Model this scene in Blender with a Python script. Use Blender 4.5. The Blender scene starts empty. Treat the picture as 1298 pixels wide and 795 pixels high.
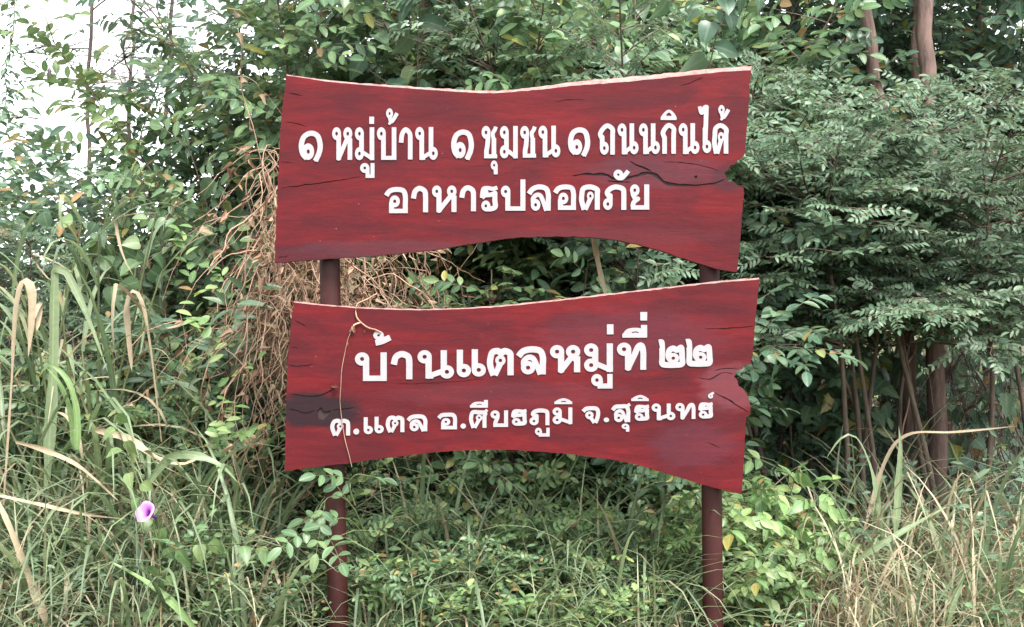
import bpy, math, random, zlib
import numpy as np

random.seed(11)
rng = np.random.default_rng(11)
SC = bpy.context.scene
COL = SC.collection
R = math.radians


def reseed(key):
    """Every kind and every plant draws from its own random stream."""
    global rng
    rng = np.random.default_rng(zlib.crc32(key.encode()))

# ------------------------------------------------------------------ camera, world, sun, exposure
K = 0.0023          # metres per photograph pixel on the plane of the sign
D = 3.4             # camera to sign
CZ = 1.55           # eye height
cam_d = bpy.data.cameras.new('camera')
cam = bpy.data.objects.new('camera', cam_d)
COL.objects.link(cam)
cam.location = (0, -D, CZ)
cam.rotation_euler = (R(90), 0, 0)
cam_d.sensor_fit = 'HORIZONTAL'
cam_d.sensor_width = 36
cam_d.lens = 36 * D / (1298 * K)
cam_d.clip_start = 0.05
cam_d.clip_end = 2000
SC.camera = cam

SUN_EL, SUN_AZ = R(57), R(152)      # azimuth: compass-like, from +Y towards +X
world = bpy.data.worlds.new('World')
SC.world = world
world.use_nodes = True
nt = world.node_tree
bg = nt.nodes['Background']
sky = nt.nodes.new('ShaderNodeTexSky')
sky.sky_type = 'NISHITA'
sky.sun_disc = False
sky.sun_elevation = SUN_EL
sky.sun_rotation = SUN_AZ
sky.air_density = 1.0
sky.dust_density = 1.5
sky.ozone_density = 0.6
hs = nt.nodes.new('ShaderNodeHueSaturation')      # thin white overcast: most of the blue is gone
hs.inputs['Saturation'].default_value = 0.16
nt.links.new(sky.outputs['Color'], hs.inputs['Color'])
nt.links.new(hs.outputs['Color'], bg.inputs['Color'])
bg.inputs['Strength'].default_value = 0.15

sun_d = bpy.data.lights.new('sun', 'SUN')
sun_d.energy = 2.0
sun_d.angle = R(18)
sun_d.color = (1.0, 0.95, 0.9)
sun = bpy.data.objects.new('sun', sun_d)
COL.objects.link(sun)
sun.location = (0, -3, 9)
# sun direction: from azimuth SUN_AZ (y = cos, x = sin), elevation SUN_EL
sun.rotation_euler = (R(90) - SUN_EL, 0, math.pi - SUN_AZ)

SC.view_settings.view_transform = 'Standard'
SC.view_settings.look = 'None'
SC.view_settings.exposure = 1.98
SC.view_settings.gamma = 1.0
SC.view_settings.use_curve_mapping = False
SC.render.engine = 'CYCLES'
cy = SC.cycles
cy.use_denoising = True
cy.max_bounces = 7
cy.diffuse_bounces = 5
cy.glossy_bounces = 2
cy.transmission_bounces = 4
cy.transparent_max_bounces = 4
cy.caustics_reflective = False
cy.caustics_refractive = False


def P(px, py, y=0.0):
    """A point of the photograph at depth y (metres behind the sign) in the world."""
    s = K * (D + y) / D
    return np.array(((px - 649) * s, y, CZ - (py - 397.5) * s))


# ------------------------------------------------------------------ object helpers
def tag(o, label=None, cat=None, group=None, kind=None):
    if label: o['label'] = label
    if cat: o['category'] = cat
    if group: o['group'] = group
    if kind: o['kind'] = kind
    return o


def empty(name, loc=(0, 0, 0), label=None, cat=None, group=None):
    o = bpy.data.objects.new(name, None)
    o.empty_display_size = 0.1
    o.location = loc
    COL.objects.link(o)
    return tag(o, label, cat, group)


def link(name, me, parent=None):
    o = bpy.data.objects.new(name, me)
    COL.objects.link(o)
    if parent is not None:
        o.parent = parent
    return o


class MB:
    """Collects vertex and face arrays and links them as one mesh."""
    def __init__(self):
        self.V, self.F, self.U, self.M, self.n = [], [], [], [], 0

    def add(self, V, F, U=None, m=0):
        V = np.asarray(V, float).reshape(-1, 3)
        F = np.asarray(F, int)
        if len(V) == 0 or len(F) == 0:
            return
        self.V.append(V)
        self.F.append(F + self.n)
        self.U.append(np.zeros((len(V), 2)) if U is None else np.asarray(U, float).reshape(-1, 2))
        self.M.append(np.full(len(F), m, int))
        self.n += len(V)

    def mesh(self, name, mats, smooth=True):
        me = bpy.data.meshes.new(name)
        V = np.concatenate(self.V)
        U = np.concatenate(self.U)
        lv = np.concatenate([f.ravel() for f in self.F])
        cnt = np.concatenate([np.full(len(f), f.shape[1], int) for f in self.F])
        start = np.concatenate(([0], np.cumsum(cnt)[:-1]))
        me.vertices.add(len(V))
        me.vertices.foreach_set('co', V.ravel())
        me.loops.add(len(lv))
        me.loops.foreach_set('vertex_index', lv.astype(np.int32))
        me.polygons.add(len(cnt))
        me.polygons.foreach_set('loop_start', start.astype(np.int32))
        me.polygons.foreach_set('material_index', np.concatenate(self.M).astype(np.int32))
        me.polygons.foreach_set('use_smooth', np.full(len(cnt), smooth))
        uv = me.uv_layers.new(name='uv')
        uv.data.foreach_set('uv', U[lv].ravel())
        for m in (mats if isinstance(mats, (list, tuple)) else [mats]):
            me.materials.append(m)
        me.update(calc_edges=True)
        me.validate()
        return me

    def build(self, name, mats, parent=None, smooth=True):
        return link(name, self.mesh(name, mats, smooth), parent)


def norm(a):
    a = np.asarray(a, float)
    return a / np.maximum(np.linalg.norm(a, axis=-1, keepdims=True), 1e-9)


def tube(mb, pts, rad, sides=6, m=0, cap=True):
    pts = np.asarray(pts, float)
    n = len(pts)
    rad = np.broadcast_to(np.asarray(rad, float), (n,)) if np.ndim(rad) < 2 else rad
    t = np.gradient(pts, axis=0)
    t = norm(t)
    ref = np.array((0.0, 0, 1)) if abs(t[:, 2]).mean() < 0.8 else np.array((0.0, 1, 0))
    x = norm(np.cross(t, ref))
    y = np.cross(x, t)
    a = np.arange(sides) * 2 * math.pi / sides
    if np.ndim(rad) == 1:
        rad = np.repeat(rad[:, None], sides, 1)
    V = pts[:, None] + rad[:, :, None] * (np.cos(a)[None, :, None] * x[:, None] + np.sin(a)[None, :, None] * y[:, None])
    i = np.arange(n - 1)[:, None] * sides
    j = np.arange(sides)[None]
    j2 = (j + 1) % sides
    F = np.stack((i + j, i + j2, i + sides + j2, i + sides + j), -1).reshape(-1, 4)
    U = np.stack(np.broadcast_arrays((j / sides), np.linspace(0, 1, n)[:, None]), -1)
    mb.add(V.reshape(-1, 3), F, U.reshape(-1, 2), m)
    if cap:
        c0 = mb.n
        mb.add(np.vstack((V[-1], pts[-1][None])), [[k, (k + 1) % sides, sides] for k in range(sides)], None, m)
        mb.add(np.vstack((V[0], pts[0][None])), [[(k + 1) % sides, k, sides] for k in range(sides)], None, m)


# ------------------------------------------------------------------ materials
def new_mat(name):
    m = bpy.data.materials.new(name)
    m.use_nodes = True
    return m, m.node_tree, m.node_tree.nodes['Principled BSDF']


def N(nt, typ, **kw):
    n = nt.nodes.new(typ)
    for k, v in kw.items():
        if k in n.inputs:
            n.inputs[k].default_value = v
        else:
            setattr(n, k, v)
    return n


def ramp(nt, fac, stops):
    r = nt.nodes.new('ShaderNodeValToRGB')
    el = r.color_ramp.elements
    while len(el) < len(stops):
        el.new(0.5)
    for e, (p, c) in zip(el, stops):
        e.position = p
        e.color = (*c, 1)
    nt.links.new(fac, r.inputs['Fac'])
    return r


def leaf_mat(name, stops, rough=0.42, trans=0.22, vein=0.5, spec=0.4, vary=0.25):
    m, nt, b = new_mat(name)
    g = N(nt, 'ShaderNodeNewGeometry')
    if not name.endswith(('dry', 'straw', 'grey')):      # a few old leaves turn yellow and brown
        stops = [(p * .93, c) for p, c in stops] + [(.955, (.27, .26, .07)), (.985, (.26, .17, .08))]
    r = ramp(nt, g.outputs['Random Per Island'], stops)
    oi = N(nt, 'ShaderNodeObjectInfo')
    mr = N(nt, 'ShaderNodeMapRange')
    mr.inputs['To Min'].default_value = 1 - vary
    mr.inputs['To Max'].default_value = 1 + vary
    nt.links.new(oi.outputs['Random'], mr.inputs['Value'])
    # blotches of tone across each blade
    no = N(nt, 'ShaderNodeTexNoise', Scale=60.0, Detail=2.0)
    tc = N(nt, 'ShaderNodeTexCoord')
    nt.links.new(tc.outputs['Object'], no.inputs['Vector'])
    mr2 = N(nt, 'ShaderNodeMapRange')
    mr2.inputs['To Min'].default_value = 0.75
    mr2.inputs['To Max'].default_value = 1.25
    nt.links.new(no.outputs['Fac'], mr2.inputs['Value'])
    mul = N(nt, 'ShaderNodeMath', operation='MULTIPLY')
    nt.links.new(mr.outputs[0], mul.inputs[0])
    nt.links.new(mr2.outputs[0], mul.inputs[1])
    # pale midrib
    uv = N(nt, 'ShaderNodeUVMap', uv_map='uv')
    sx = N(nt, 'ShaderNodeSeparateXYZ')
    nt.links.new(uv.outputs['UV'], sx.inputs[0])
    ab = N(nt, 'ShaderNodeMath', operation='SUBTRACT')
    ab.inputs[1].default_value = 0.5
    nt.links.new(sx.outputs['X'], ab.inputs[0])
    ab2 = N(nt, 'ShaderNodeMath', operation='ABSOLUTE')
    nt.links.new(ab.outputs[0], ab2.inputs[0])
    mr3 = N(nt, 'ShaderNodeMapRange')
    mr3.inputs['From Min'].default_value = 0.03
    mr3.inputs['From Max'].default_value = 0.09
    mr3.inputs['To Min'].default_value = vein
    mr3.inputs['To Max'].default_value = 0.0
    nt.links.new(ab2.outputs[0], mr3.inputs['Value'])
    hsv = N(nt, 'ShaderNodeHueSaturation')
    nt.links.new(r.outputs['Color'], hsv.inputs['Color'])
    nt.links.new(mul.outputs[0], hsv.inputs['Value'])
    mx = N(nt, 'ShaderNodeMix', data_type='RGBA', blend_type='SCREEN')
    nt.links.new(mr3.outputs[0], mx.inputs['Factor'])
    nt.links.new(hsv.outputs['Color'], mx.inputs[6])
    mx.inputs[7].default_value = (0.13, 0.16, 0.08, 1)
    # underside: paler and greyer
    mxb = N(nt, 'ShaderNodeMix', data_type='RGBA', blend_type='MIX')
    bf = N(nt, 'ShaderNodeMath', operation='MULTIPLY')
    bf.inputs[1].default_value = 0.35
    nt.links.new(g.outputs['Backfacing'], bf.inputs[0])
    nt.links.new(bf.outputs[0], mxb.inputs['Factor'])
    nt.links.new(mx.outputs[2], mxb.inputs[6])
    mxb.inputs[7].default_value = (0.17, 0.21, 0.13, 1)
    nt.links.new(mxb.outputs[2], b.inputs['Base Color'])
    b.inputs['Roughness'].default_value = rough
    b.inputs['Specular IOR Level'].default_value = spec
    tr = N(nt, 'ShaderNodeBsdfTranslucent')
    hs2 = N(nt, 'ShaderNodeHueSaturation', Hue=0.485, Saturation=1.15, Value=1.6)
    nt.links.new(mxb.outputs[2], hs2.inputs['Color'])
    nt.links.new(hs2.outputs['Color'], tr.inputs['Color'])
    ms = N(nt, 'ShaderNodeMixShader', Fac=trans)
    nt.links.new(b.outputs[0], ms.inputs[1])
    nt.links.new(tr.outputs[0], ms.inputs[2])
    nt.links.new(ms.outputs[0], nt.nodes['Material Output'].inputs['Surface'])
    return m


def bark_mat(name, c1, c2, scale=30, bump=0.4, stretch=6, rough=0.85):
    m, nt, b = new_mat(name)
    tc = N(nt, 'ShaderNodeTexCoord')
    mp = N(nt, 'ShaderNodeMapping')
    mp.inputs['Scale'].default_value = (1, 1, 1 / stretch)
    nt.links.new(tc.outputs['Object'], mp.inputs['Vector'])
    no = N(nt, 'ShaderNodeTexNoise', Scale=float(scale), Detail=6.0, Roughness=0.65)
    nt.links.new(mp.outputs[0], no.inputs['Vector'])
    r = ramp(nt, no.outputs['Fac'], [(0.3, c1), (0.7, c2)])
    g = N(nt, 'ShaderNodeNewGeometry')
    h = N(nt, 'ShaderNodeHueSaturation')
    mr = N(nt, 'ShaderNodeMapRange')
    mr.inputs['To Min'].default_value = 0.7
    mr.inputs['To Max'].default_value = 1.3
    nt.links.new(g.outputs['Random Per Island'], mr.inputs['Value'])
    nt.links.new(mr.outputs[0], h.inputs['Value'])
    nt.links.new(r.outputs['Color'], h.inputs['Color'])
    nt.links.new(h.outputs['Color'], b.inputs['Base Color'])
    b.inputs['Roughness'].default_value = rough
    bp = N(nt, 'ShaderNodeBump', Strength=bump, Distance=0.01)
    nt.links.new(no.outputs['Fac'], bp.inputs['Height'])
    nt.links.new(bp.outputs[0], b.inputs['Normal'])
    return m


M = {}
M['leaf_mid'] = leaf_mat('leaf_mid', [(0, (.060, .120, .060)), (.4, (.090, .165, .078)), (.8, (.125, .21, .095)), (1, (.20, .27, .12))], trans=.26)
M['leaf_deep'] = leaf_mat('leaf_deep', [(0, (.050, .10, .066)), (.5, (.080, .145, .092)), (1, (.12, .19, .11))], rough=0.36, trans=.28)
M['leaf_grey'] = leaf_mat('leaf_grey', [(0, (.070, .130, .082)), (.5, (.105, .172, .108)), (1, (.155, .225, .14))], rough=0.42, trans=.30, spec=.42)
M['leaf_young'] = leaf_mat('leaf_young', [(0, (.10, .19, .07)), (.5, (.15, .25, .095)), (1, (.24, .32, .13))], trans=.3)
M['leaf_dry'] = leaf_mat('leaf_dry', [(0, (.16, .085, .055)), (.5, (.29, .17, .115)), (1, (.40, .27, .18))], rough=0.75, trans=.12, vein=.2)
M['blade_green'] = leaf_mat('blade_green', [(0, (.095, .15, .085)), (.5, (.15, .21, .115)), (.8, (.22, .27, .15)), (1, (.33, .32, .19))], trans=.28, vein=.6)
M['blade_straw'] = leaf_mat('blade_straw', [(0, (.22, .16, .105)), (.5, (.35, .275, .185)), (1, (.48, .40, .28))], rough=0.7, trans=.15, vein=.2)
M['stem_green'] = bark_mat('stem_green', (.06, .085, .03), (.13, .15, .06), 60, .2)
M['stem_brown'] = bark_mat('stem_brown', (.07, .05, .04), (.18, .13, .10), 60, .3)
M['vine_dry'] = bark_mat('vine_dry', (.24, .14, .095), (.46, .31, .22), 50, .3)
M['vine_dark'] = bark_mat('vine_dark', (.08, .06, .055), (.20, .15, .125), 50, .3)
M['bark'] = bark_mat('bark', (.065, .040, .034), (.20, .13, .108), 34, 1.0, 4)
M['bark_dark'] = bark_mat('bark_dark', (.04, .03, .026), (.12, .085, .07), 26, .6)

from mathutils import Vector
from mathutils.geometry import delaunay_2d_cdt


# ------------------------------------------------------------------ ground
def ground_height(x, y):
    # a low bank: the verge rises just in front of the sign and levels off behind it
    t = np.clip((y + 1.3) / 1.7, 0, 1)
    return .54 * t * t * (3 - 2 * t) + .05 * np.clip(y / 3, 0, 1) + 0.025 * np.sin(x * 2.1 + 0.6) * np.sin(y * 1.7) * np.clip(1 - np.hypot(x, y) / 30, 0, 1)


def make_ground():
    m, nt, b = new_mat('soil')
    tc = N(nt, 'ShaderNodeTexCoord')
    n1 = N(nt, 'ShaderNodeTexNoise', Scale=3.0, Detail=8.0, Roughness=0.7)
    n2 = N(nt, 'ShaderNodeTexNoise', Scale=40.0, Detail=5.0, Roughness=0.7)
    for n in (n1, n2):
        nt.links.new(tc.outputs['Object'], n.inputs['Vector'])
    r1 = ramp(nt, n1.outputs['Fac'], [(.3, (.05, .045, .028)), (.55, (.085, .085, .04)), (.75, (.14, .11, .07))])
    r2 = ramp(nt, n2.outputs['Fac'], [(.3, (.5, .5, .5)), (.75, (1.3, 1.25, 1.15))])
    mx = N(nt, 'ShaderNodeMix', data_type='RGBA', blend_type='MULTIPLY')
    mx.inputs['Factor'].default_value = 1
    nt.links.new(r1.outputs['Color'], mx.inputs[6])
    nt.links.new(r2.outputs['Color'], mx.inputs[7])
    nt.links.new(mx.outputs[2], b.inputs['Base Color'])
    b.inputs['Roughness'].default_value = 0.95
    bp = N(nt, 'ShaderNodeBump', Strength=0.6, Distance=0.03)
    nt.links.new(n2.outputs['Fac'], bp.inputs['Height'])
    nt.links.new(bp.outputs[0], b.inputs['Normal'])
    xs = np.concatenate((-np.geomspace(800, 6, 14), np.linspace(-5, 5, 61), np.geomspace(6, 800, 14)))
    ys = np.concatenate((-np.geomspace(800, 6, 14), np.linspace(-5, 6, 67), np.geomspace(7, 800, 14)))
    X, Y = np.meshgrid(xs, ys)
    Z = ground_height(X, Y)
    nx, ny = len(xs), len(ys)
    i = np.arange(ny - 1)[:, None] * nx
    j = np.arange(nx - 1)[None]
    F = np.stack((i + j, i + j + 1, i + nx + j + 1, i + nx + j), -1).reshape(-1, 4)
    mb = MB()
    mb.add(np.stack((X, Y, Z), -1), F)
    tag(mb.build('ground', m), kind='structure')


make_ground()

# ------------------------------------------------------------------ the sign
def wood_paint(name, stains):
    """Dark red stain on planks; stains: (px, py, rx, ry, strength) dull grey-purple patches round knots."""
    m, nt, b = new_mat(name)
    tc = N(nt, 'ShaderNodeTexCoord')
    mp = N(nt, 'ShaderNodeMapping')
    mp.inputs['Scale'].default_value = (1, 1, 7)
    mp.inputs['Rotation'].default_value = (0, R(-2.5), 0)
    nt.links.new(tc.outputs['Object'], mp.inputs['Vector'])
    grain = N(nt, 'ShaderNodeTexNoise', Scale=6.5, Detail=9.0, Roughness=0.6, Distortion=0.6)
    nt.links.new(mp.outputs[0], grain.inputs['Vector'])
    mp2 = N(nt, 'ShaderNodeMapping')
    mp2.inputs['Scale'].default_value = (1, 1, 3.2)
    nt.links.new(tc.outputs['Object'], mp2.inputs['Vector'])
    big = N(nt, 'ShaderNodeTexNoise', Scale=3.2, Detail=4.0, Roughness=0.6, Distortion=0.9)
    nt.links.new(mp2.outputs[0], big.inputs['Vector'])
    fine = N(nt, 'ShaderNodeTexNoise', Scale=60.0, Detail=4.0, Roughness=0.7)
    nt.links.new(mp.outputs[0], fine.inputs['Vector'])
    r1 = ramp(nt, grain.outputs['Fac'], [(.28, (.080, .0066, .0088)), (.5, (.112, .0088, .0115)), (.75, (.140, .0120, .0150))])
    r2 = ramp(nt, big.outputs['Fac'], [(.36, (0, 0, 0)), (.62, (1, 1, 1))])
    mx = N(nt, 'ShaderNodeMix', data_type='RGBA', blend_type='MIX')
    mu = N(nt, 'ShaderNodeMath', operation='MULTIPLY')
    mu.inputs[1].default_value = 0.72
    nt.links.new(r2.outputs['Color'], mu.inputs[0])
    nt.links.new(mu.outputs[0], mx.inputs['Factor'])
    nt.links.new(r1.outputs['Color'], mx.inputs[6])
    mx.inputs[7].default_value = (.046, .0085, .0120, 1)
    last = mx.outputs[2]
    wob = N(nt, 'ShaderNodeTexNoise', Scale=14.0, Detail=4.0)
    nt.links.new(mp2.outputs[0], wob.inputs['Vector'])
    for (px, py, rx, ry, st, colr) in stains:
        c = P(px, py)
        sub = N(nt, 'ShaderNodeVectorMath', operation='SUBTRACT')
        sub.inputs[1].default_value = (c[0], 0, c[2])
        nt.links.new(tc.outputs['Object'], sub.inputs[0])
        mulv = N(nt, 'ShaderNodeVectorMath', operation='MULTIPLY')
        mulv.inputs[1].default_value = (1 / (rx * K), 0, 1 / (ry * K))
        nt.links.new(sub.outputs[0], mulv.inputs[0])
        ln = N(nt, 'ShaderNodeVectorMath', operation='LENGTH')
        nt.links.new(mulv.outputs[0], ln.inputs[0])
        ad = N(nt, 'ShaderNodeMath', operation='MULTIPLY_ADD')
        ad.inputs[1].default_value = 0.9
        nt.links.new(wob.outputs['Fac'], ad.inputs[0])
        nt.links.new(ln.outputs['Value'], ad.inputs[2])
        mr = N(nt, 'ShaderNodeMapRange', interpolation_type='SMOOTHSTEP')
        mr.inputs['From Min'].default_value = 1.15
        mr.inputs['From Max'].default_value = 1.65
        mr.inputs['To Min'].default_value = st
        mr.inputs['To Max'].default_value = 0.0
        nt.links.new(ad.outputs[0], mr.inputs['Value'])
        m2 = N(nt, 'ShaderNodeMix', data_type='RGBA', blend_type='MIX')
        nt.links.new(mr.outputs[0], m2.inputs['Factor'])
        nt.links.new(last, m2.inputs[6])
        m2.inputs[7].default_value = (*colr, 1)
        last = m2.outputs[2]
    fr = ramp(nt, fine.outputs['Fac'], [(.3, (.86, .86, .86)), (.7, (1.12, 1.12, 1.12))])
    m3 = N(nt, 'ShaderNodeMix', data_type='RGBA', blend_type='MULTIPLY')
    m3.inputs['Factor'].default_value = 1
    nt.links.new(last, m3.inputs[6])
    nt.links.new(fr.outputs['Color'], m3.inputs[7])
    vo = N(nt, 'ShaderNodeTexVoronoi', Scale=26.0)
    nt.links.new(tc.outputs['Object'], vo.inputs['Vector'])
    sp = ramp(nt, vo.outputs['Distance'], [(.035, (1, 1, 1)), (.06, (0, 0, 0))])
    scn = N(nt, 'ShaderNodeTexNoise', Scale=2.5, Detail=2.0)
    nt.links.new(tc.outputs['Object'], scn.inputs['Vector'])
    scr = ramp(nt, scn.outputs['Fac'], [(.52, (0, 0, 0)), (.60, (.75, .75, .75))])
    sm = N(nt, 'ShaderNodeMath', operation='MULTIPLY')
    nt.links.new(sp.outputs['Color'], sm.inputs[0])
    nt.links.new(scr.outputs['Color'], sm.inputs[1])
    m4 = N(nt, 'ShaderNodeMix', data_type='RGBA', blend_type='MIX')
    nt.links.new(sm.outputs[0], m4.inputs['Factor'])
    nt.links.new(m3.outputs[2], m4.inputs[6])
    m4.inputs[7].default_value = (.24, .11, .12, 1)
    mpv = N(nt, 'ShaderNodeMapping')
    mpv.inputs['Scale'].default_value = (1, 1, 26)
    mpv.inputs['Rotation'].default_value = (0, R(-3), 0)
    nt.links.new(tc.outputs['Object'], mpv.inputs['Vector'])
    scu = N(nt, 'ShaderNodeTexNoise', Scale=7.0, Detail=5.0, Roughness=.7)
    nt.links.new(mpv.outputs[0], scu.inputs['Vector'])
    scr2 = ramp(nt, scu.outputs['Fac'], [(.66, (0, 0, 0)), (.76, (.32, .32, .32))])
    m5 = N(nt, 'ShaderNodeMix', data_type='RGBA', blend_type='MIX')
    nt.links.new(scr2.outputs['Color'], m5.inputs['Factor'])
    nt.links.new(m4.outputs[2], m5.inputs[6])
    m5.inputs[7].default_value = (.17, .04, .048, 1)
    nt.links.new(m5.outputs[2], b.inputs['Base Color'])
    rr = N(nt, 'ShaderNodeMapRange')
    rr.inputs['To Min'].default_value = 0.38
    rr.inputs['To Max'].default_value = 0.62
    nt.links.new(grain.outputs['Fac'], rr.inputs['Value'])
    nt.links.new(rr.outputs[0], b.inputs['Roughness'])
    b.inputs['Specular IOR Level'].default_value = 0.13
    bp = N(nt, 'ShaderNodeBump', Strength=0.28, Distance=0.003)
    nt.links.new(grain.outputs['Fac'], bp.inputs['Height'])
    bp2 = N(nt, 'ShaderNodeBump', Strength=0.25, Distance=0.0015)
    nt.links.new(fine.outputs['Fac'], bp2.inputs['Height'])
    nt.links.new(bp.outputs[0], bp2.inputs['Normal'])
    nt.links.new(bp2.outputs[0], b.inputs['Normal'])
    return m


GREYP = (.034, .013, .018)
M['paint_upper'] = wood_paint('paint_upper', [(395, 325, 60, 16, .6, GREYP), (830, 218, 90, 22, .6, (.07, .023, .032)),
                                             (925, 225, 24, 20, .6, GREYP), (760, 300, 160, 12, .5, (.08, .016, .02)),
                                             (500, 316, 120, 12, .5, (.07, .024, .031))])
M['paint_lower'] = wood_paint('paint_lower', [(398, 521, 60, 24, .93, (.016, .010, .013)), (880, 565, 55, 28, .55, (.075, .020, .030)),
                                             (925, 490, 40, 30, .75, (.12, .034, .042)), (800, 430, 120, 40, .45, (.078, .021, .030)),
                                             (650, 500, 160, 16, .4, (.09, .02, .027))])
m, nt_, b_ = new_mat('raw_dark_wood')
b_.inputs['Base Color'].default_value = (.03, .016, .016, 1)
b_.inputs['Roughness'].default_value = .9
M['raw_dark'] = m
m, nt_, b_ = new_mat('bare_sapwood')
tc = N(nt_, 'ShaderNodeTexCoord')
no = N(nt_, 'ShaderNodeTexNoise', Scale=40.0, Detail=5.0, Roughness=.7)
nt_.links.new(tc.outputs['Object'], no.inputs['Vector'])
rp = ramp(nt_, no.outputs['Fac'], [(.3, (.17, .06, .055)), (.5, (.27, .15, .135)), (.75, (.33, .22, .195))])
nt_.links.new(rp.outputs['Color'], b_.inputs['Base Color'])
b_.inputs['Roughness'].default_value = .8
M['sapwood'] = m
m, nt_, b_ = new_mat('white_letter')
tc = N(nt_, 'ShaderNodeTexCoord')
no = N(nt_, 'ShaderNodeTexNoise', Scale=25.0, Detail=5.0, Roughness=.7)
nt_.links.new(tc.outputs['Object'], no.inputs['Vector'])
rp = ramp(nt_, no.outputs['Fac'], [(.3, (.28, .264, .276)), (.7, (.325, .312, .324))])
nt_.links.new(rp.outputs['Color'], b_.inputs['Base Color'])
b_.inputs['Roughness'].default_value = .45
M['letter'] = m
m, nt_, b_ = new_mat('post_paint')
tc = N(nt_, 'ShaderNodeTexCoord')
no = N(nt_, 'ShaderNodeTexNoise', Scale=16.0, Detail=6.0, Roughness=.7)
nt_.links.new(tc.outputs['Object'], no.inputs['Vector'])
rp = ramp(nt_, no.outputs['Fac'], [(.3, (.030, .0085, .008)), (.6, (.047, .0125, .0115)), (.78, (.074, .027, .023))])
nt_.links.new(rp.outputs['Color'], b_.inputs['Base Color'])
b_.inputs['Roughness'].default_value = .5
b_.inputs['Specular IOR Level'].default_value = .25
bp = N(nt_, 'ShaderNodeBump', Strength=.15, Distance=.002)
nt_.links.new(no.outputs['Fac'], bp.inputs['Height'])
nt_.links.new(bp.outputs[0], b_.inputs['Normal'])
M['post'] = m


def smooth_line(pts, step=6.0, jit=0.0):
    """Catmull-Rom through pixel points, resampled; open line."""
    pts = [np.array(p, float) for p in pts]
    out = []
    n = len(pts)
    for i in range(n - 1):
        p0, p1, p2, p3 = pts[max(i - 1, 0)], pts[i], pts[i + 1], pts[min(i + 2, n - 1)]
        k = max(1, int(np.linalg.norm(p2 - p1) / step))
        for a in range(k):
            t = a / k
            q = 0.5 * (2 * p1 + (p2 - p0) * t + (2 * p0 - 5 * p1 + 4 * p2 - p3) * t * t + (3 * p1 - p0 - 3 * p2 + p3) * t ** 3)
            if jit and 0 < a:
                q = q + rng.normal(0, jit, 2)
            out.append(q)
    out.append(pts[-1])
    return out


def sliver(pts, w):
    """A crack: closed outline round a pixel line, pointed at both ends."""
    line = np.array(smooth_line(pts, 5.0, 0.35))
    t = norm(np.gradient(line, axis=0))
    nn = np.stack((-t[:, 1], t[:, 0]), 1)
    s = np.linspace(0, 1, len(line))
    ww = w * 0.5 * np.sin(np.pi * np.clip(s, 0.02, 0.98)) ** 0.5 * rng.uniform(.55, 1.25, len(line))
    return np.vstack((line + nn * ww[:, None], (line - nn * ww[:, None])[1:-1][::-1]))


def solid(loops, yf, yb):
    """Closed pixel loops (outer ones and holes) -> vertices, triangles and side walls of a solid from depth yf (front) to yb."""
    pts, edges = [], []
    for lp in loops:
        n0, n = len(pts), len(lp)
        pts += [Vector((float(a), float(b))) for a, b in lp]
        edges += [(n0 + i, n0 + (i + 1) % n) for i in range(n)]
    vo, eo, fo = delaunay_2d_cdt(pts, edges, [], 1, 1e-4)[:3]
    vo = np.array([tuple(v) for v in vo])
    T = np.array([f for f in fo if len(f) == 3])
    c = vo[T].mean(1)
    inside = np.zeros(len(c), bool)
    for lp in loops:
        lp = np.asarray(lp, float)
        q = np.roll(lp, -1, 0)
        for (x1, y1), (x2, y2) in zip(lp, q):
            if y1 == y2:
                continue
            hit = (y1 > c[:, 1]) != (y2 > c[:, 1])
            inside ^= hit & (c[:, 0] < (x2 - x1) * (c[:, 1] - y1) / (y2 - y1) + x1)
    T = T[inside]
    # front faces look towards -y
    p = vo[T]
    ar = (p[:, 1, 0] - p[:, 0, 0]) * (p[:, 2, 1] - p[:, 0, 1]) - (p[:, 1, 1] - p[:, 0, 1]) * (p[:, 2, 0] - p[:, 0, 0])
    T[ar > 0] = T[ar > 0][:, ::-1]
    n = len(vo)
    W = np.stack(((vo[:, 0] - 649) * K, np.zeros(n), CZ - (vo[:, 1] - 397.5) * K), 1)
    Vf, Vb = W.copy(), W.copy()
    Vf[:, 1] = yf
    Vb[:, 1] = yb
    e = np.concatenate((T[:, [0, 1]], T[:, [1, 2]], T[:, [2, 0]]))
    key = set(map(tuple, e))
    bd = np.array([(i, j) for i, j in key if (j, i) not in key])
    side = np.stack((bd[:, 1], bd[:, 0], bd[:, 0] + n, bd[:, 1] + n), 1)
    return np.vstack((Vf, Vb)), T, T[:, ::-1] + n, side


def shrink(loop, d):
    """An outline moved inwards by d pixels (loop runs clockwise on the photograph)."""
    a = np.array(loop, float)
    t = norm(np.roll(a, -1, 0) - np.roll(a, 1, 0))
    return a + d * np.stack((-t[:, 1], t[:, 0]), 1)


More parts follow.
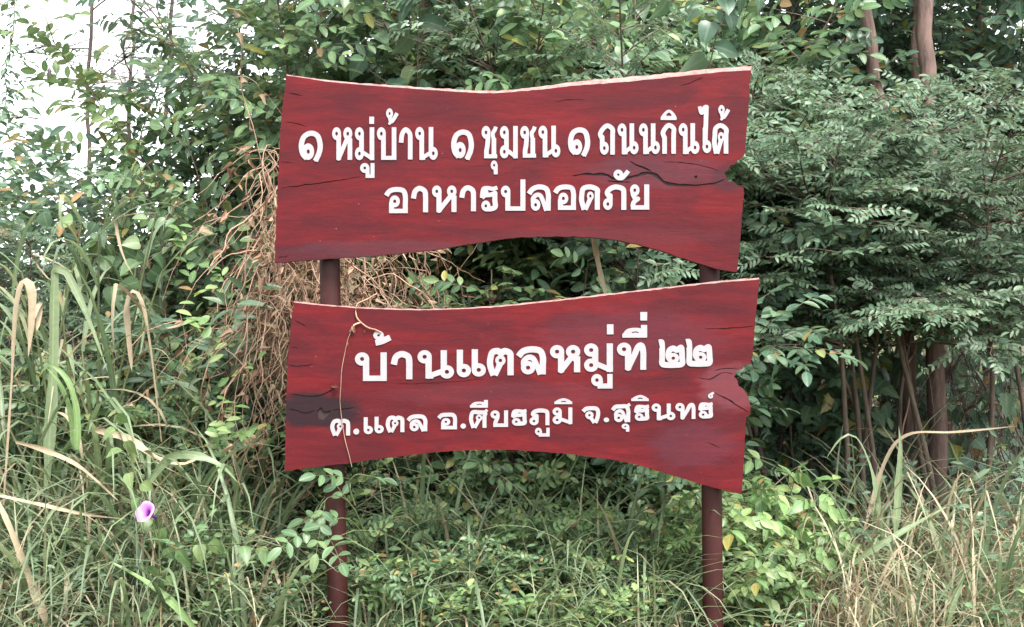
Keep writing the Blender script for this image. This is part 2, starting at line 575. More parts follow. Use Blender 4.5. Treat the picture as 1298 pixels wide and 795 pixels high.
def sign_board(root, top_outer, top_front, right, bottom, left, cracks, holes, paint, label):
    tf = smooth_line(top_front, 6, .22)
    to_ = smooth_line(top_outer, 6, .22)
    rt, bt, lf = smooth_line(right, 5, .3), smooth_line(bottom, 6, .28), smooth_line(left, 6, .3)
    outline = tf[:-1] + rt[:-1] + bt[:-1] + lf[:-1]
    crk = [sliver(p, w) for p, w in cracks] + [np.array(h, float) for h in holes]
    mb = MB()
    V, f, bk, sd = solid([outline] + crk, 0.0, 0.006)
    mb.add(V, f)
    mb.F.append(sd); mb.M.append(np.zeros(len(sd), int))
    V, f, bk, sd = solid([shrink(outline, .3)], 0.0052, 0.039)
    n0 = mb.n
    mb.add(V, f, None, 1)
    for q in (bk, sd):
        mb.F.append(q + n0); mb.M.append(np.zeros(len(q), int))
    ob = mb.build('board', [paint, M['raw_dark']], root, smooth=False)
    tag(ob, label)
    # sloping waney top edge: from the front face up and back to the outer line
    n = max(len(tf), len(to_))
    def rs(line, n):
        a = np.array(line)
        s = np.concatenate(([0], np.cumsum(np.linalg.norm(np.diff(a, axis=0), axis=1))))
        q = np.linspace(0, s[-1], n)
        return np.stack((np.interp(q, s, a[:, 0]), np.interp(q, s, a[:, 1])), 1)
    A, B = rs(tf, n), rs(to_, n)
    rows = []
    for i in range(n):
        a, o = A[i], B[i]
        a3 = P(a[0], a[1], 0); o3 = P(o[0], o[1], 0)
        rows.append([(a3[0], 0.0006, a3[2] - .0008), (.6 * a3[0] + .4 * o3[0], .007, .5 * a3[2] + .5 * o3[2] + .0008),
                     (o3[0], .018, o3[2]), (o3[0], .036, o3[2] - .002), (a3[0], .038, a3[2] - .003)])
    V = np.array(rows)
    V[:, 1:4, 2] += rng.normal(0, .0006, (n, 3))
    c = V.shape[1]
    i = np.arange(n - 1)[:, None] * c
    j = np.arange(c - 1)[None]
    F = np.stack((i + j, i + c + j, i + c + j + 1, i + j + 1), -1).reshape(-1, 4)
    mb = MB()
    mb.add(V.reshape(-1, 3), F)
    mb.add(V[0], [[0, 1, 2, 3, 4]])
    mb.add(V[-1], [[4, 3, 2, 1, 0]])
    e = mb.build('bare_top_edge', M['sapwood'], ob, smooth=False)
    return ob


sign = empty('village_sign', (0, 0.06, 0), 'two dark red wooden boards with white Thai lettering mounted on two brown posts', 'sign')
sign.location = (0, 0, 0)

upper = sign_board(
    sign,
    [(362, 93), (420, 101), (490, 106), (560, 111), (620, 113.5), (680, 109), (730, 102), (790, 97), (860, 90), (910, 85), (955, 82)],
    [(363, 95.5), (420, 104), (490, 110), (560, 115), (620, 118), (680, 114), (730, 108.5), (790, 104), (860, 97), (910, 91.5), (952, 89)],
    [(952, 89), (950, 120), (947, 160), (944, 195), (941, 200), (935, 203), (931, 209), (925.5, 210), (923, 216), (918.5, 219), (921, 225), (923, 229.5), (931, 231), (935.5, 235), (942.5, 237), (940, 280), (937, 320), (934, 345)],
    [(934, 345), (905, 340), (880, 332), (850, 322), (820, 313), (790, 306), (750, 301), (700, 300), (650, 302), (600, 309), (540, 318), (480, 324), (420, 328), (348, 333.5)],
    [(348, 333.5), (350, 280), (352, 230), (356, 160), (363, 95.5)],
    [([(724, 222.4), (763, 220.5), (776, 226), (795, 226), (814, 220.5), (828, 220.5), (846, 233), (877, 235), (907, 232), (919.5, 226)], 4.4),
     ([(797, 203.5), (806, 209), (814, 212), (827, 217.5)], 3.0),
     ([(768, 229.5), (784, 231), (800, 230.5)], 1.8),
     ([(355, 239), (399, 233), (430, 229), (458, 224)], 1.6), ([(361, 155), (378, 157), (392, 162)], 1.4),
     ([(351, 328), (366, 324)], 1.6), ([(860, 109), (876, 105), (892, 97)], 1.2), ([(366, 118), (384, 121)], 1.2),
     ([(838, 205), (880, 208), (912, 216)], 1.2), ([(354, 205), (374, 207)], 1.1), ([(700, 128), (742, 126)], .9)],
    [[(880, 223.5), (883, 222), (884, 225), (881, 226.5)]],
    M['paint_upper'], 'upper red board with a notch and crack at its right end')

lower = sign_board(
    sign,
    [(372, 382), (410, 386), (460, 389.5), (520, 391.5), (580, 390.5), (640, 386.5), (700, 380.5), (760, 373.5), (830, 365.5), (900, 357.5), (963, 352)],
    [(372, 383.3), (410, 387.5), (460, 391), (520, 393), (580, 392), (640, 388.3), (700, 382.3), (760, 375.5), (830, 367.5), (900, 359.5), (962.5, 354)],
    [(962.5, 354), (958, 400), (952, 461), (944, 463), (941, 468), (934, 470), (930.5, 477), (935, 483), (936, 489), (942, 493), (948, 503), (951, 513), (951, 525), (946, 529), (943, 580), (940, 627)],
    [(940, 627), (900, 617), (850, 602), (810, 590), (770, 582), (700, 574), (640, 570.5), (580, 571.5), (520, 577), (460, 585), (410, 591), (361, 597)],
    [(361, 597), (362, 540), (364, 470), (368, 420), (372, 383.3)],
    [([(366, 498.5), (385, 502), (403, 502), (426, 492)], 2.2), ([(365, 518), (378, 521), (389, 524), (400, 519)], 2.4),
     ([(421, 520), (432, 519), (450, 516)], 1.3), ([(366, 464), (382, 464), (400, 461)], 1.6), ([(372, 405), (389, 414)], 1.3),
     ([(892, 417), (925, 416), (957, 413)], 1.4), ([(884, 478), (900, 481), (914, 473), (930, 474)], 1.6),
     ([(500, 487), (560, 485), (620, 480)], .9), ([(893, 560), (915, 568)], 1.0), ([(902, 496), (918, 504), (936, 515), (949, 523)], 1.8), ([(905, 470), (921, 467), (938, 468)], 1.5), ([(367, 440), (380, 442)], 1.2)],
    [[(402, 521), (407, 516), (411, 522), (420, 520), (416, 526), (410, 533), (403, 531)]],
    M['paint_lower'], 'lower red board with a dark knot at its left end')

for top, bot in (((408.5, 150), (425, 830)), ((903, 150), (909.5, 830))):
    a, b = P(*top), P(*bot)
    d = (b - a) / (a[2] - b[2])
    foot = a + d * (a[2] + .25)
    pts = np.linspace(foot, a, 24)
    pts[:, 1] = 0.0725
    mb = MB()
    tube(mb, pts, .0305, 20)
    mb.build('post', M['post'], sign)
    # U-bolt heads through the boards would be hidden; a welded cap closes the pipe

# ------------------------------------------------------------------ the lettering: strokes -> distance field -> outline -> solid
class Glyph:
    """Strokes in photograph pixels inside a box; united as a distance field so counters stay open."""
    def __init__(self, x0, x1, yt, yb, s, rx, ry):
        self.x0, self.x1, self.yt, self.yb = x0, x1, yt, yb
        self.w, self.h = x1 - x0, yb - yt
        self.s, self.rx, self.ry = s, rx, ry
        pad = 6
        st = 0.3
        self.gx = np.arange(x0 - pad, x1 + pad + st, st)
        self.gy = np.arange(yt - pad, yb + pad + st, st)
        self.X, self.Y = np.meshgrid(self.gx, self.gy)
        self.d = np.full(self.X.shape, 9.0)
        self.cut = np.full(self.X.shape, 9.0)

    def seg(self, p, q, hw=None, round_=False):
        hw = hw or self.s
        p, q = np.array(p, float), np.array(q, float)
        L = max(np.linalg.norm(q - p), 1e-6)
        t = (q - p) / L
        ax = (self.X - p[0]) * t[0] + (self.Y - p[1]) * t[1]
        pe = np.abs(-(self.X - p[0]) * t[1] + (self.Y - p[1]) * t[0]) - hw
        if round_:
            dx = np.maximum(np.maximum(-ax, ax - L), 0)
            dd = np.hypot(dx, pe + hw) - hw
        else:
            dd = np.maximum(pe, np.maximum(-ax, ax - L))
        self.d = np.minimum(self.d, dd)

    def path(self, pts, hw=None, flat0=True, flat1=True):
        """Smooth curve through points; round joins inside, square ends."""
        hw = hw or self.s
        L = smooth_line(pts, 1.2)
        keep, self.d = self.d, np.full(self.X.shape, 9.0)
        for k in range(len(L) - 1):
            self.seg(L[k], L[k + 1], hw, True)
        for flat, p, q in ((flat0, L[0], L[min(2, len(L) - 1)]), (flat1, L[-1], L[-min(3, len(L))])):
            if flat:            # square the end off
                t = norm(np.array(p) - np.array(q))
                ax = (self.X - p[0]) * t[0] + (self.Y - p[1]) * t[1]
                near = np.hypot(self.X - p[0], self.Y - p[1]) < hw * 1.9
                self.d = np.where(near, np.maximum(self.d, ax), self.d)
        self.d = np.minimum(keep, self.d)

    def loop(self, cx, cy, rx=None, ry=None, hole=0.30, hx=0, hy=0):
        rx, ry = rx or self.rx, ry or self.ry
        def e(a, b, x, y):
            q = np.hypot((self.X - x) / a, (self.Y - y) / b)
            return (q - 1) * min(a, b)
        self.d = np.minimum(self.d, e(rx, ry, cx, cy))
        if hole:
            self.cut = np.minimum(self.cut, e(rx * hole, ry * hole, cx + hx, cy + hy))
        return cx, cy

    def gap(self, pts, hw):
        """A thin open slit between two strokes."""
        L = smooth_line(pts, 1.2)
        keep = self.d
        self.d = np.full(self.X.shape, 9.0)
        for k in range(len(L) - 1):
            self.seg(L[k], L[k + 1], hw, round_=True)
        self.cut = np.minimum(self.cut, self.d)
        self.d = keep

    def outlines(self):
        F = np.maximum(self.d, -self.cut)
        ny, nx = F.shape
        ins = F < 0
        seg = {}
        def cr(i, j, a, b):
            return F[i, j] / (F[i, j] - F[a, b])
        code = ins[:-1, :-1] * 1 + ins[:-1, 1:] * 2 + ins[1:, 1:] * 4 + ins[1:, :-1] * 8
        tab = {1: [(3, 0)], 2: [(0, 1)], 3: [(3, 1)], 4: [(1, 2)], 5: [(3, 0), (1, 2)], 6: [(0, 2)], 7: [(3, 2)],
               8: [(2, 3)], 9: [(2, 0)], 10: [(0, 1), (2, 3)], 11: [(2, 1)], 12: [(1, 3)], 13: [(1, 0)], 14: [(0, 3)]}
        pt = {}
        def edge(i, j, k):
            if k == 0: key = ('h', i, j)
            elif k == 2: key = ('h', i + 1, j)
            elif k == 3: key = ('v', i, j)
            else: key = ('v', i, j + 1)
            if key not in pt:
                o, a, b = key
                if o == 'h':
                    t = cr(a, b, a, b + 1)
                    pt[key] = (self.gx[b] + t * (self.gx[b + 1] - self.gx[b]), self.gy[a])
                else:
                    t = cr(a, b, a + 1, b)
                    pt[key] = (self.gx[b], self.gy[a] + t * (self.gy[a + 1] - self.gy[a]))
            return key
        for i, j in zip(*np.nonzero((code > 0) & (code < 15))):
            for a, b in tab[int(code[i, j])]:
                seg[edge(i, j, a)] = edge(i, j, b)
        out = []
        while seg:
            k0 = next(iter(seg))
            ring, k = [], k0
            while k in seg:
                ring.append(pt[k])
                k = seg.pop(k)
            r = np.array(ring)
            if len(r) < 8:
                continue
            # thin out near-straight runs
            keep = []
            for q in range(len(r)):
                a = r[keep[-1]] if keep else r[q - 1]
                b, c = r[q], r[(q + 1) % len(r)]
                cross = abs((b[0] - a[0]) * (c[1] - a[1]) - (b[1] - a[1]) * (c[0] - a[0]))
                if q == 0 or cross > 0.012 or q - keep[-1] > 8:
                    keep.append(q)
            out.append(r[keep] if len(keep) > 5 else r)
        return out


def g_stem_bar(g, top, L, neck=None, tick=False):          # bo, kho, po
    s, rx, ry = g.s, g.rx, g.ry
    xs = L + 2 * rx - s
    g.loop(L + rx, top + ry)
    return xs


def glyph(ch, x0, x1, yt, yb, s, rx, ry, tall=0):
    g = Glyph(x0, x1, yt, yb, s, rx, ry)
    L, Rr, T, B, w, h = x0, x1, yt, yb, x1 - x0, yb - yt
    xs = L + 2 * rx - s
    X = lambda f: L + f * w
    Y = lambda f: B - f * h
    if ch == 'บ' or ch == 'ป':
        T2 = T if ch == 'บ' else T + 0.20 * h
        g.loop(L + rx, T2 + ry)
        g.seg((xs, T2 + ry), (xs, B)); g.seg((xs - s, B - s * .86), (Rr, B - s * .86), s * .86); g.seg((Rr - s, T), (Rr - s, B))
    elif ch == '๑':
        g.path([(X(.70), B), (X(.86), Y(.28)), (Rr - s * 1.05, Y(.55)), (X(.78), Y(.84)), (X(.5), T + s * 1.05), (X(.22), Y(.80)), (L + s * 1.1, Y(.52)), (X(.17), Y(.24)), (X(.34), B - s * 1.1)], s * 1.12)
        g.loop(X(.40), Y(.31), w * .245, h * .275, .26)
        g.seg((X(.2), Y(.45)), (X(.3), Y(.2)), s * 1.2, True)
        g.seg((X(.66), B - .2), (X(.80), B - .2), .8)
    elif ch == 'ห':
        g.loop(L + rx, T + ry)
        g.loop(Rr - rx, T + ry)
        g.seg((xs, T + ry), (xs, B))
        g.seg((xs, B - s * .6), (Rr - rx * 1.05, T + ry * 1.6), s * .92, True)
        g.seg((Rr - s, T + ry * 1.7), (Rr - s, B))
        g.seg((Rr - rx, T + ry * 1.9), (Rr - s, T + ry * 2.4), s * .8, True)
    elif ch == 'ม':
        g.loop(L + rx, T + ry); g.loop(L + rx, B - ry)
        g.seg((xs, T + ry), (xs, B - ry * 1.6), s, True)
        g.seg((L + rx * 1.4, B - ry * 1.35), (Rr - s, B - s * .75), s * .85, True)
        g.seg((Rr - s, T), (Rr - s, B))
    elif ch == 'น':
        g.loop(L + rx, T + ry); g.loop(Rr - rx, B - ry)
        g.seg((xs, T + ry), (xs, B))
        g.seg((xs, B - s * .75), (Rr - rx * 1.5, B - ry * 1.15), s * .85, True)
        xr = Rr - rx - s * 1.0
        g.seg((xr, T), (xr, B - ry)); 
        g.seg((xs - s, B - s * .5), (xs + s * 1.5, B - s * .5), s * .5)
    elif ch == 'า':
        g.path([(L + s, Y(.52)), (X(.24), Y(.78)), (X(.5), T + s), (X(.80), Y(.80)), (Rr - s, Y(.58)), (Rr - s, Y(.3)), (Rr - s, B)], s)
    elif ch in 'ชข':
        g.loop(L + rx, T + ry)
        xb = L + w * .16 + s
        g.path([(L + 2 * rx - s, T + ry), (L + 2 * rx - s * 1.1, Y(.56)), (xb + s * .35, Y(.36)), (xb, Y(.22)), (xb, B)], s)
        g.seg((xb - s, B - s * .86), (Rr - .02 * w, B - s * .86), s * .86)
        if ch == 'ช':
            xr = Rr - s - .08 * w
            g.seg((xr, Y(.62)), (xr, B))
            g.path([(xr, Y(.55)), (xr - s * .5, Y(.76)), (xr + s * .4, Y(.88)), (Rr - s * .7, T + s * .3)], s * .85)
        else:
            g.seg((Rr - s, T), (Rr - s, B))
    elif ch == 'ถ' or ch == 'ภ':
        if ch == 'ถ':
            lx = L + w * .10 + rx; xl = L + w * .10 + s
        else:
            lx = L + rx; xl = L + 2 * rx - s
        g.loop(lx, B - ry)
        g.seg((xl, B - ry), (xl, Y(.56)), s, True)
        bx = L + (0 if ch == 'ถ' else .08 * w)
        g.path([(xl, Y(.50)), (bx + s * .9, Y(.66)), (bx + s * 2.0, Y(.82)), (X(.55), T + s), (X(.85), Y(.82)), (Rr - s, Y(.62)), (Rr - s, Y(.3)), (Rr - s, B)], s, False)
    elif ch == 'ก':
        xl = L + w * .10 + s
        g.seg((xl, Y(.55)), (xl, B))
        g.path([(xl, Y(.52)), (L + s * .95, Y(.68)), (L + s * 2.1, Y(.84)), (X(.55), T + s), (X(.85), Y(.82)), (Rr - s, Y(.62)), (Rr - s, Y(.3)), (Rr - s, B)], s, False)
    elif ch == 'ไ':
        xc = L + w * .52
        g.seg((xc + .1 * w, Y(.95)), (xc, B - ry), s, True); g.seg((xc, Y(.5)), (xc, B - ry * .8), s, True)
        g.path([(L + s * .7, T + s * .7), (L + w * .20, Y(.86)), (L + w * .30, Y(.83)), (L + w * .42, Y(.93)), (xc + .1 * w, T + s * .7)], s * .8)
        g.loop(xc - s + rx * .95, B - ry)
    elif ch in 'ดตศ':
        T2 = T + (0.06 * h if ch == 'ศ' else 0)
        Rr2 = Rr - (.06 * w if ch == 'ศ' else 0)
        xb = X(.24)
        xr = Rr2 - s
        top = [(X(.52), T2 + s)] if ch != 'ต' else [(X(.40), T2 + s * 1.05), (X(.53), T2 + s * 1.75), (X(.66), T2 + s * 1.05)]
        g.path([(xb, B), (X(.12), Y(.34)), (L + s, Y(.58)), (X(.20), Y(.83))] + top + [(X(.86), Y(.80)), (xr, Y(.62)), (xr, Y(.3)), (xr, B)], s)
        lx = X(.54) if ch != 'ต' else X(.50)
        g.loop(lx, Y(.54), rx * .72, ry * .78, .34)
        g.seg((lx + rx * .1, Y(.46)), (X(.30), B), s * .82)
        g.seg((lx - rx * .2, Y(.42)), (X(.34), Y(.10)), s * .7, True)
        g.seg((X(.13), B - .5), (X(.40), B - .5), .5)
        if ch == 'ศ':
            g.path([(X(.78), Y(.80)), (X(.86), Y(.86)), (Rr - .3, T + s * .3)], s * .75)
    elif ch == 'อ':
        xl = X(.14) + s
        g.path([(L + .3, Y(.67)), (X(.17), Y(.84)), (X(.45), T + s), (X(.78), Y(.86)), (Rr - s, Y(.66)), (Rr - s, Y(.3)), (Rr - s, B)], s * .98)
        g.seg((xl - s, B - s * .86), (Rr, B - s * .86), s * .86)
        g.seg((xl, B), (xl, Y(.42)), s)
        g.loop(X(.40), Y(.45), w * .235, h * .225, .30)
    elif ch == 'ร':
        g.loop(X(.34), B - ry * .92, rx * .95, ry * .92)
        g.path([(X(.36), B - s * .95), (X(.66), B - s * 1.0), (X(.88), Y(.18)), (Rr - s, Y(.40)), (Rr - s, Y(.70))], s, False, False)
        g.path([(Rr - s, Y(.70)), (X(.60), Y(.64)), (X(.30), Y(.62)), (L + s * .8, Y(.52))], s * .88)
        g.path([(L + s * .8, Y(.52)), (L + s * 1.0, Y(.72)), (X(.22), Y(.88)), (X(.5), Y(.90)), (X(.74), Y(.87)), (Rr, Y(.92))], s * .8)
        g.seg((L + s * 1.2, Y(.60)), (X(.35), Y(.74)), s, True)
    elif ch in 'ลส':
        T2 = T + (0.05 * h if ch == 'ส' else 0)
        g.path([(L + .4, Y(.64)), (X(.18), Y(.82)), (X(.46), T2 + s), (X(.78), Y(.84)), (Rr - s, Y(.62)), (Rr - s, Y(.35)), (Rr - s * 1.05, B)], s)
        lx = L + .10 * w + rx
        g.loop(lx, B - ry)
        g.path([(lx - rx + s, B - ry), (X(.20), Y(.46)), (X(.36), Y(.60)), (X(.54), Y(.56)), (X(.68), Y(.30)), (X(.80), B)], s * .86)
        g.seg((X(.74), B - s * .5), (Rr - .02 * w, B - s * .5), s * .5)
        if ch == 'ส':
            g.path([(X(.74), Y(.80)), (X(.85), Y(.88)), (Rr - .2, T + s * .3)], s * .75)
    elif ch == 'ย':
        g.loop(L + w * .02 + rx, T + ry, rx, ry)
        g.path([(L + rx * .7, T + 1.7 * ry), (X(.30), Y(.42)), (X(.42), Y(.43)), (X(.22), Y(.30)), (X(.16), Y(.14)), (X(.20), B - s)], s * .9, False, False)
        g.seg((X(.06), B - s * .86), (Rr, B - s * .86), s * .86)
        g.seg((Rr - s, T), (Rr - s * 1.05, B))
    elif ch == 'เ':
        g.loop(L + rx, B - ry)
        g.seg((L + s, T), (L + s, B - ry))
    elif ch == 'ท':
        g.loop(L + rx, T + ry)
        g.seg((xs, T + ry), (xs, B))
        g.path([(xs, B - s * .6), (X(.58), Y(.52)), (X(.72), Y(.84)), (Rr - s * 1.5, T + s * 1.0), (Rr - s, Y(.66)), (Rr - s, Y(.3)), (Rr - s, B)], s * .95, False)
    elif ch == 'จ':
        g.path([(L + .3, Y(.68)), (X(.18), Y(.84)), (X(.48), T + s), (X(.80), Y(.84)), (Rr - s, Y(.60)), (X(.84), Y(.30)), (X(.72), B)], s)
        g.loop(X(.38), Y(.46), rx * .9, ry * .95)
        g.path([(X(.42), Y(.34)), (X(.56), Y(.16)), (X(.66), B)], s * .9, False)
    elif ch == '๒':
        g.path([(L + .2, Y(.93)), (L + w * .10, Y(.95)), (L + s * 1.05, Y(.80)), (L + s * 1.1, Y(.4)), (X(.13), Y(.16)), (X(.30), B - s), (X(.65), B - s), (X(.88), Y(.16)), (Rr - s, Y(.40)), (Rr - s * 1.1, Y(.62)), (X(.84), Y(.75)), (X(.68), Y(.66)), (X(.55), Y(.72)), (X(.40), Y(.64)), (X(.36), Y(.44)), (X(.44), Y(.30))], s * .92, True, False)
        g.loop(X(.55), Y(.36), rx * .82, ry * .80, .30)
    elif ch == '.':
        g.loop((x0 + x1) / 2, (yt + yb) / 2, w / 2, h / 2, 0)
    elif ch == '่':
        g.seg(((x0 + x1) / 2, T), ((x0 + x1) / 2, B), w / 2)
    elif ch == 'ู':
        r = min(w * .34, h * .42)
        g.loop(L + r * .95, T + r, r * .95, r)
        xa = L + 2 * r * .95 - s * .8
        g.seg((xa, T + r), (xa, B), s * .85); g.seg((xa - s * .85, B - s * .8), (Rr, B - s * .8), s * .8); g.seg((Rr - s * .85, T), (Rr - s * .85, B), s * .85)
    elif ch == 'ุ':
        g.loop(L + w * .48, T + h * .34, w * .48, h * .34)
        g.seg((Rr - s * .85, T + h * .3), (Rr - s * .85, B), s * .85)
    elif ch == '้':
        g.loop(L + w * .30, T + h * .32, w * .29, h * .32, .28)
        g.path([(L + w * .30, Y(.50)), (X(.42), Y(.18)), (X(.62), Y(.30)), (Rr - w * .06, Y(.70))], s * .82, False)
        g.seg((X(.30), Y(.06)), (X(.5), Y(.22)), s * .6, True)
    elif ch == '้b':      # the same tone mark lying flatter, as cut for the lower board
        g.loop(L + w * .29, T + h * .33, w * .29, h * .33, .26)
        g.path([(X(.38), Y(.42)), (X(.30), Y(.24)), (X(.17), Y(.12))], s * .7, False, True)
        g.path([(X(.12), Y(.12)), (X(.5), Y(.24)), (Rr - w * .06, Y(.52))], s * .95)
        g.seg((X(.55), Y(.44)), (X(.80), Y(.52)), s * .5, True)
    elif ch in 'ิี':
        xe = Rr if ch == 'ิ' else Rr - s * .5
        pts = [(X(.06), B - s * .5), (X(.22), Y(.52)), (X(.52), T + s * .62 + (0 if ch == 'ิ' else h * .22)), (X(.80), Y(.52)), (X(.94), B - s * .5)]
        g.path(pts, s * .62)
        g.seg((L, B - s * .62), (Rr, B - s * .62), s * .62)
        g.seg((X(.2), Y(.30)), (X(.8), Y(.30)), h * .16, True)
        g.gap([(X(.40), Y(.40)), (X(.52), Y(.45)), (X(.64), Y(.40))], max(.55, h * .04))
        if ch == 'ี':
            g.seg((Rr - s, T), (Rr - s, B), s)
    elif ch == 'ั':
        g.loop(L + w * .31, T + h * .48, w * .31, h * .48, .24)
        g.path([(X(.30), B - s * .8), (X(.55), Y(.20)), (X(.78), Y(.55)), (Rr - w * .05, Y(.88))], s * .85, False)
    elif ch == '์':
        g.loop(L + w * .40, B - h * .40, w * .40, h * .40, .24)
        g.path([(X(.45), Y(.7)), (X(.7), Y(.85)), (Rr - .4, T + .6)], s * .55, False)
    return g.outlines()


LINES = [
    ('first line of white letters across the upper board', upper, 2.92, 5.6, 8.2, [
        ('๑', 378.9, 409, 166.2, 204.3), ('ห', 421.2, 446.6, 161.6, 202.9), ('ม', 450.1, 474.5, 161.6, 203.2), ('ู', 456.6, 474.8, 207, 225.8),
        ('่', 468.2, 474.3, 148.2, 157.4), ('บ', 477.9, 502.5, 161.6, 202.9), ('้', 489.4, 504.4, 137.7, 158), ('า', 505.6, 523, 161.6, 202.4),
        ('น', 526.4, 554.9, 161.3, 202.9), ('๑', 572, 600.4, 164.7, 202.1), ('ช', 610.5, 630.6, 160, 200.9), ('ุ', 622.1, 630.9, 203.7, 221.2),
        ('ม', 633.7, 656.3, 160, 200.9), ('ช', 659.4, 679.9, 160, 200.1), ('น', 682.5, 710.2, 159.6, 199.7), ('๑', 720, 747.7, 161.9, 197.8),
        ('ถ', 758.2, 779.3, 156.7, 196.3), ('น', 782.7, 809.3, 156.7, 195.8), ('น', 809.8, 836.3, 156.7, 195.5), ('ก', 837.4, 856.6, 156.2, 195.2),
        ('ิ', 837.4, 857.4, 139.3, 152.4), ('น', 860.2, 886.4, 156.5, 195.5), ('ไ', 884.5, 901.8, 133.1, 194.3), ('ด', 903, 923, 156.5, 195), ('้', 910.3, 924.1, 133.4, 152.4)]),
    ('second, shorter line of white letters centred on the upper board', upper, 3.2, 6.0, 7.4, [
        ('อ', 489.4, 517, 237.2, 270.4), ('า', 520.9, 542.7, 235.8, 269.3), ('ห', 547.7, 578.7, 235.4, 269), ('า', 582.2, 603.4, 235, 268),
        ('ร', 608.3, 630.5, 235.4, 268), ('ป', 634.9, 666, 227.7, 267.3), ('ล', 670.1, 698.1, 234, 267.3), ('อ', 703.4, 730, 234, 266.3),
        ('ด', 734.2, 760.2, 234, 266.1), ('ภ', 764.4, 793.8, 234, 266.3), ('ั', 777.6, 797.3, 215.3, 228.4), ('ย', 798, 822.9, 234, 265.9)]),
    ('large line of white letters on the lower board ending in two Thai digits', lower, 3.95, 9.0, 8.4, [
        ('บ', 450.1, 490.3, 446.8, 483), ('้b', 473.3, 496, 419.5, 436.7), ('า', 495.3, 522.8, 445, 480.8), ('น', 529.3, 575.5, 444, 479.9),
        ('เ', 579, 596.4, 443.4, 478.2), ('เ', 597.9, 614.9, 442.8, 477.4), ('ต', 617.5, 651.1, 440.9, 475.8), ('ล', 656.8, 692, 439, 474.6),
        ('ห', 697.1, 735.4, 437.5, 471.9), ('ม', 740.3, 776.8, 435.4, 471.4), ('ู', 749.3, 776.4, 474.2, 492.5), ('่', 769.2, 777.6, 411.2, 423.9),
        ('ท', 782, 819.2, 434.4, 468.8), ('ี', 788.8, 820.2, 412, 428.1), ('่', 811.5, 820.2, 395.6, 406.4), ('๒', 834.9, 868.4, 432, 466.6), ('๒', 869.4, 903.2, 431.5, 465.1)]),
    ('small bottom line of white letters on the lower board', lower, 2.55, 5.8, 5.2, [
        ('ต', 418.9, 443.9, 530.8, 552), ('.', 448, 455.4, 543.4, 550.8), ('เ', 461.2, 474.1, 529, 550.3), ('เ', 474.9, 487.1, 528.4, 549.3),
        ('ต', 489.2, 512.7, 526.8, 547.8), ('ล', 516.9, 541.7, 525.3, 546.6), ('อ', 555.9, 579.3, 523.2, 544.2), ('.', 583.7, 590.6, 536.9, 543.4),
        ('ศ', 594.7, 618.1, 518.8, 542.3), ('ี', 595.8, 618.5, 507.1, 516.8), ('ข', 621.7, 644, 520.3, 541.2), ('ร', 647.8, 667.4, 518.8, 539.5),
        ('ภ', 671.1, 696.4, 517.8, 539), ('ู', 678.1, 696.7, 542.3, 553.4), ('ม', 700.4, 725.4, 516.6, 537.6), ('ิ', 702.6, 725.3, 504.9, 512.3),
        ('จ', 738.8, 760.7, 515, 536), ('.', 765.1, 772, 529.4, 535.2), ('ส', 776.1, 798.8, 511.6, 535), ('ุ', 787.8, 797.6, 537, 547.2),
        ('ร', 803.6, 822.5, 513.3, 533.3), ('ิ', 800, 822.2, 500.8, 508.4), ('น', 825.9, 855.9, 511.6, 532.6), ('ท', 855.9, 881.5, 510.9, 531.1),
        ('ร', 884.8, 903.2, 510.2, 530.4), ('์', 897.3, 905.3, 497.4, 505.2)]),
]
for text_label, board, s, rx, ry, glyphs in LINES:
    mb = MB()
    for ch, x0, x1, yt, yb in glyphs:
        V, f, bk, sd = solid(glyph(ch, x0, x1, yt, yb, s, rx, ry), -0.0028, 0.0004)
        n0 = mb.n
        mb.add(V, f)
        mb.F.append(sd + n0); mb.M.append(np.zeros(len(sd), int))
    tag(mb.build('lettering', M['letter'], board, smooth=False), text_label)

# ------------------------------------------------------------------ leaves and plants
def leaf_tpl(rows, widths, droop=0.25, fold=0.12, curl=0.0):
    """A leaf along +Y (length 1), three columns folded at the midrib; rows/widths give its outline."""
    V, U = [], []
    for t, wd in zip(rows, widths):
        z = -droop * t * t
        for sx in (-1, 0, 1):
            V.append((sx * wd * .5, t, z + abs(sx) * (fold * wd * .5) + curl * wd * abs(sx) * math.sin(t * 7)))
            U.append((.5 + .5 * sx, t))
    F = []
    for r in range(len(rows) - 1):
        for c in (0, 1):
            a = r * 3 + c
            F.append((a, a + 1, a + 4, a + 3))
    return np.array(V), np.array(F), np.array(U)


ROWS = [0, .12, .32, .55, .78, .93, 1]
OVAL = [leaf_tpl(ROWS, [.06, .55, .95, 1.0, .75, .38, .05], d, f) for d, f in ((.12, .18), (.3, .1), (.02, .3))]
LANCE = [leaf_tpl(ROWS, [.06, .6, 1.0, .9, .55, .22, .03], d, f) for d, f in ((.15, .15), (.35, .1), (.0, .25))]
HEART = [leaf_tpl([-.10, .03, .2, .42, .65, .85, 1], [.55, 1.0, 1.12, .98, .68, .30, .04], d, f) for d, f in ((.2, .12), (.4, .2), (.1, .3))]
SMALL = [leaf_tpl([0, .35, .72, 1], [.1, .95, .8, .08], d, f) for d, f in ((.1, .2), (.25, .1))]
CURLED = [leaf_tpl(ROWS, [.06, .5, .8, .7, .6, .35, .05], d, f, c) for d, f, c in ((.7, .9, .12), (.3, 1.3, .2), (1.0, .5, .1))]
LOBED = [leaf_tpl([-.12, 0, .14, .22, .34, .42, .56, .66, .82, 1], [.6, 1.0, .78, 1.25, .75, .95, .55, .62, .28, .03], d, f) for d, f in ((.2, .1), (.45, .2), (.1, .25))]
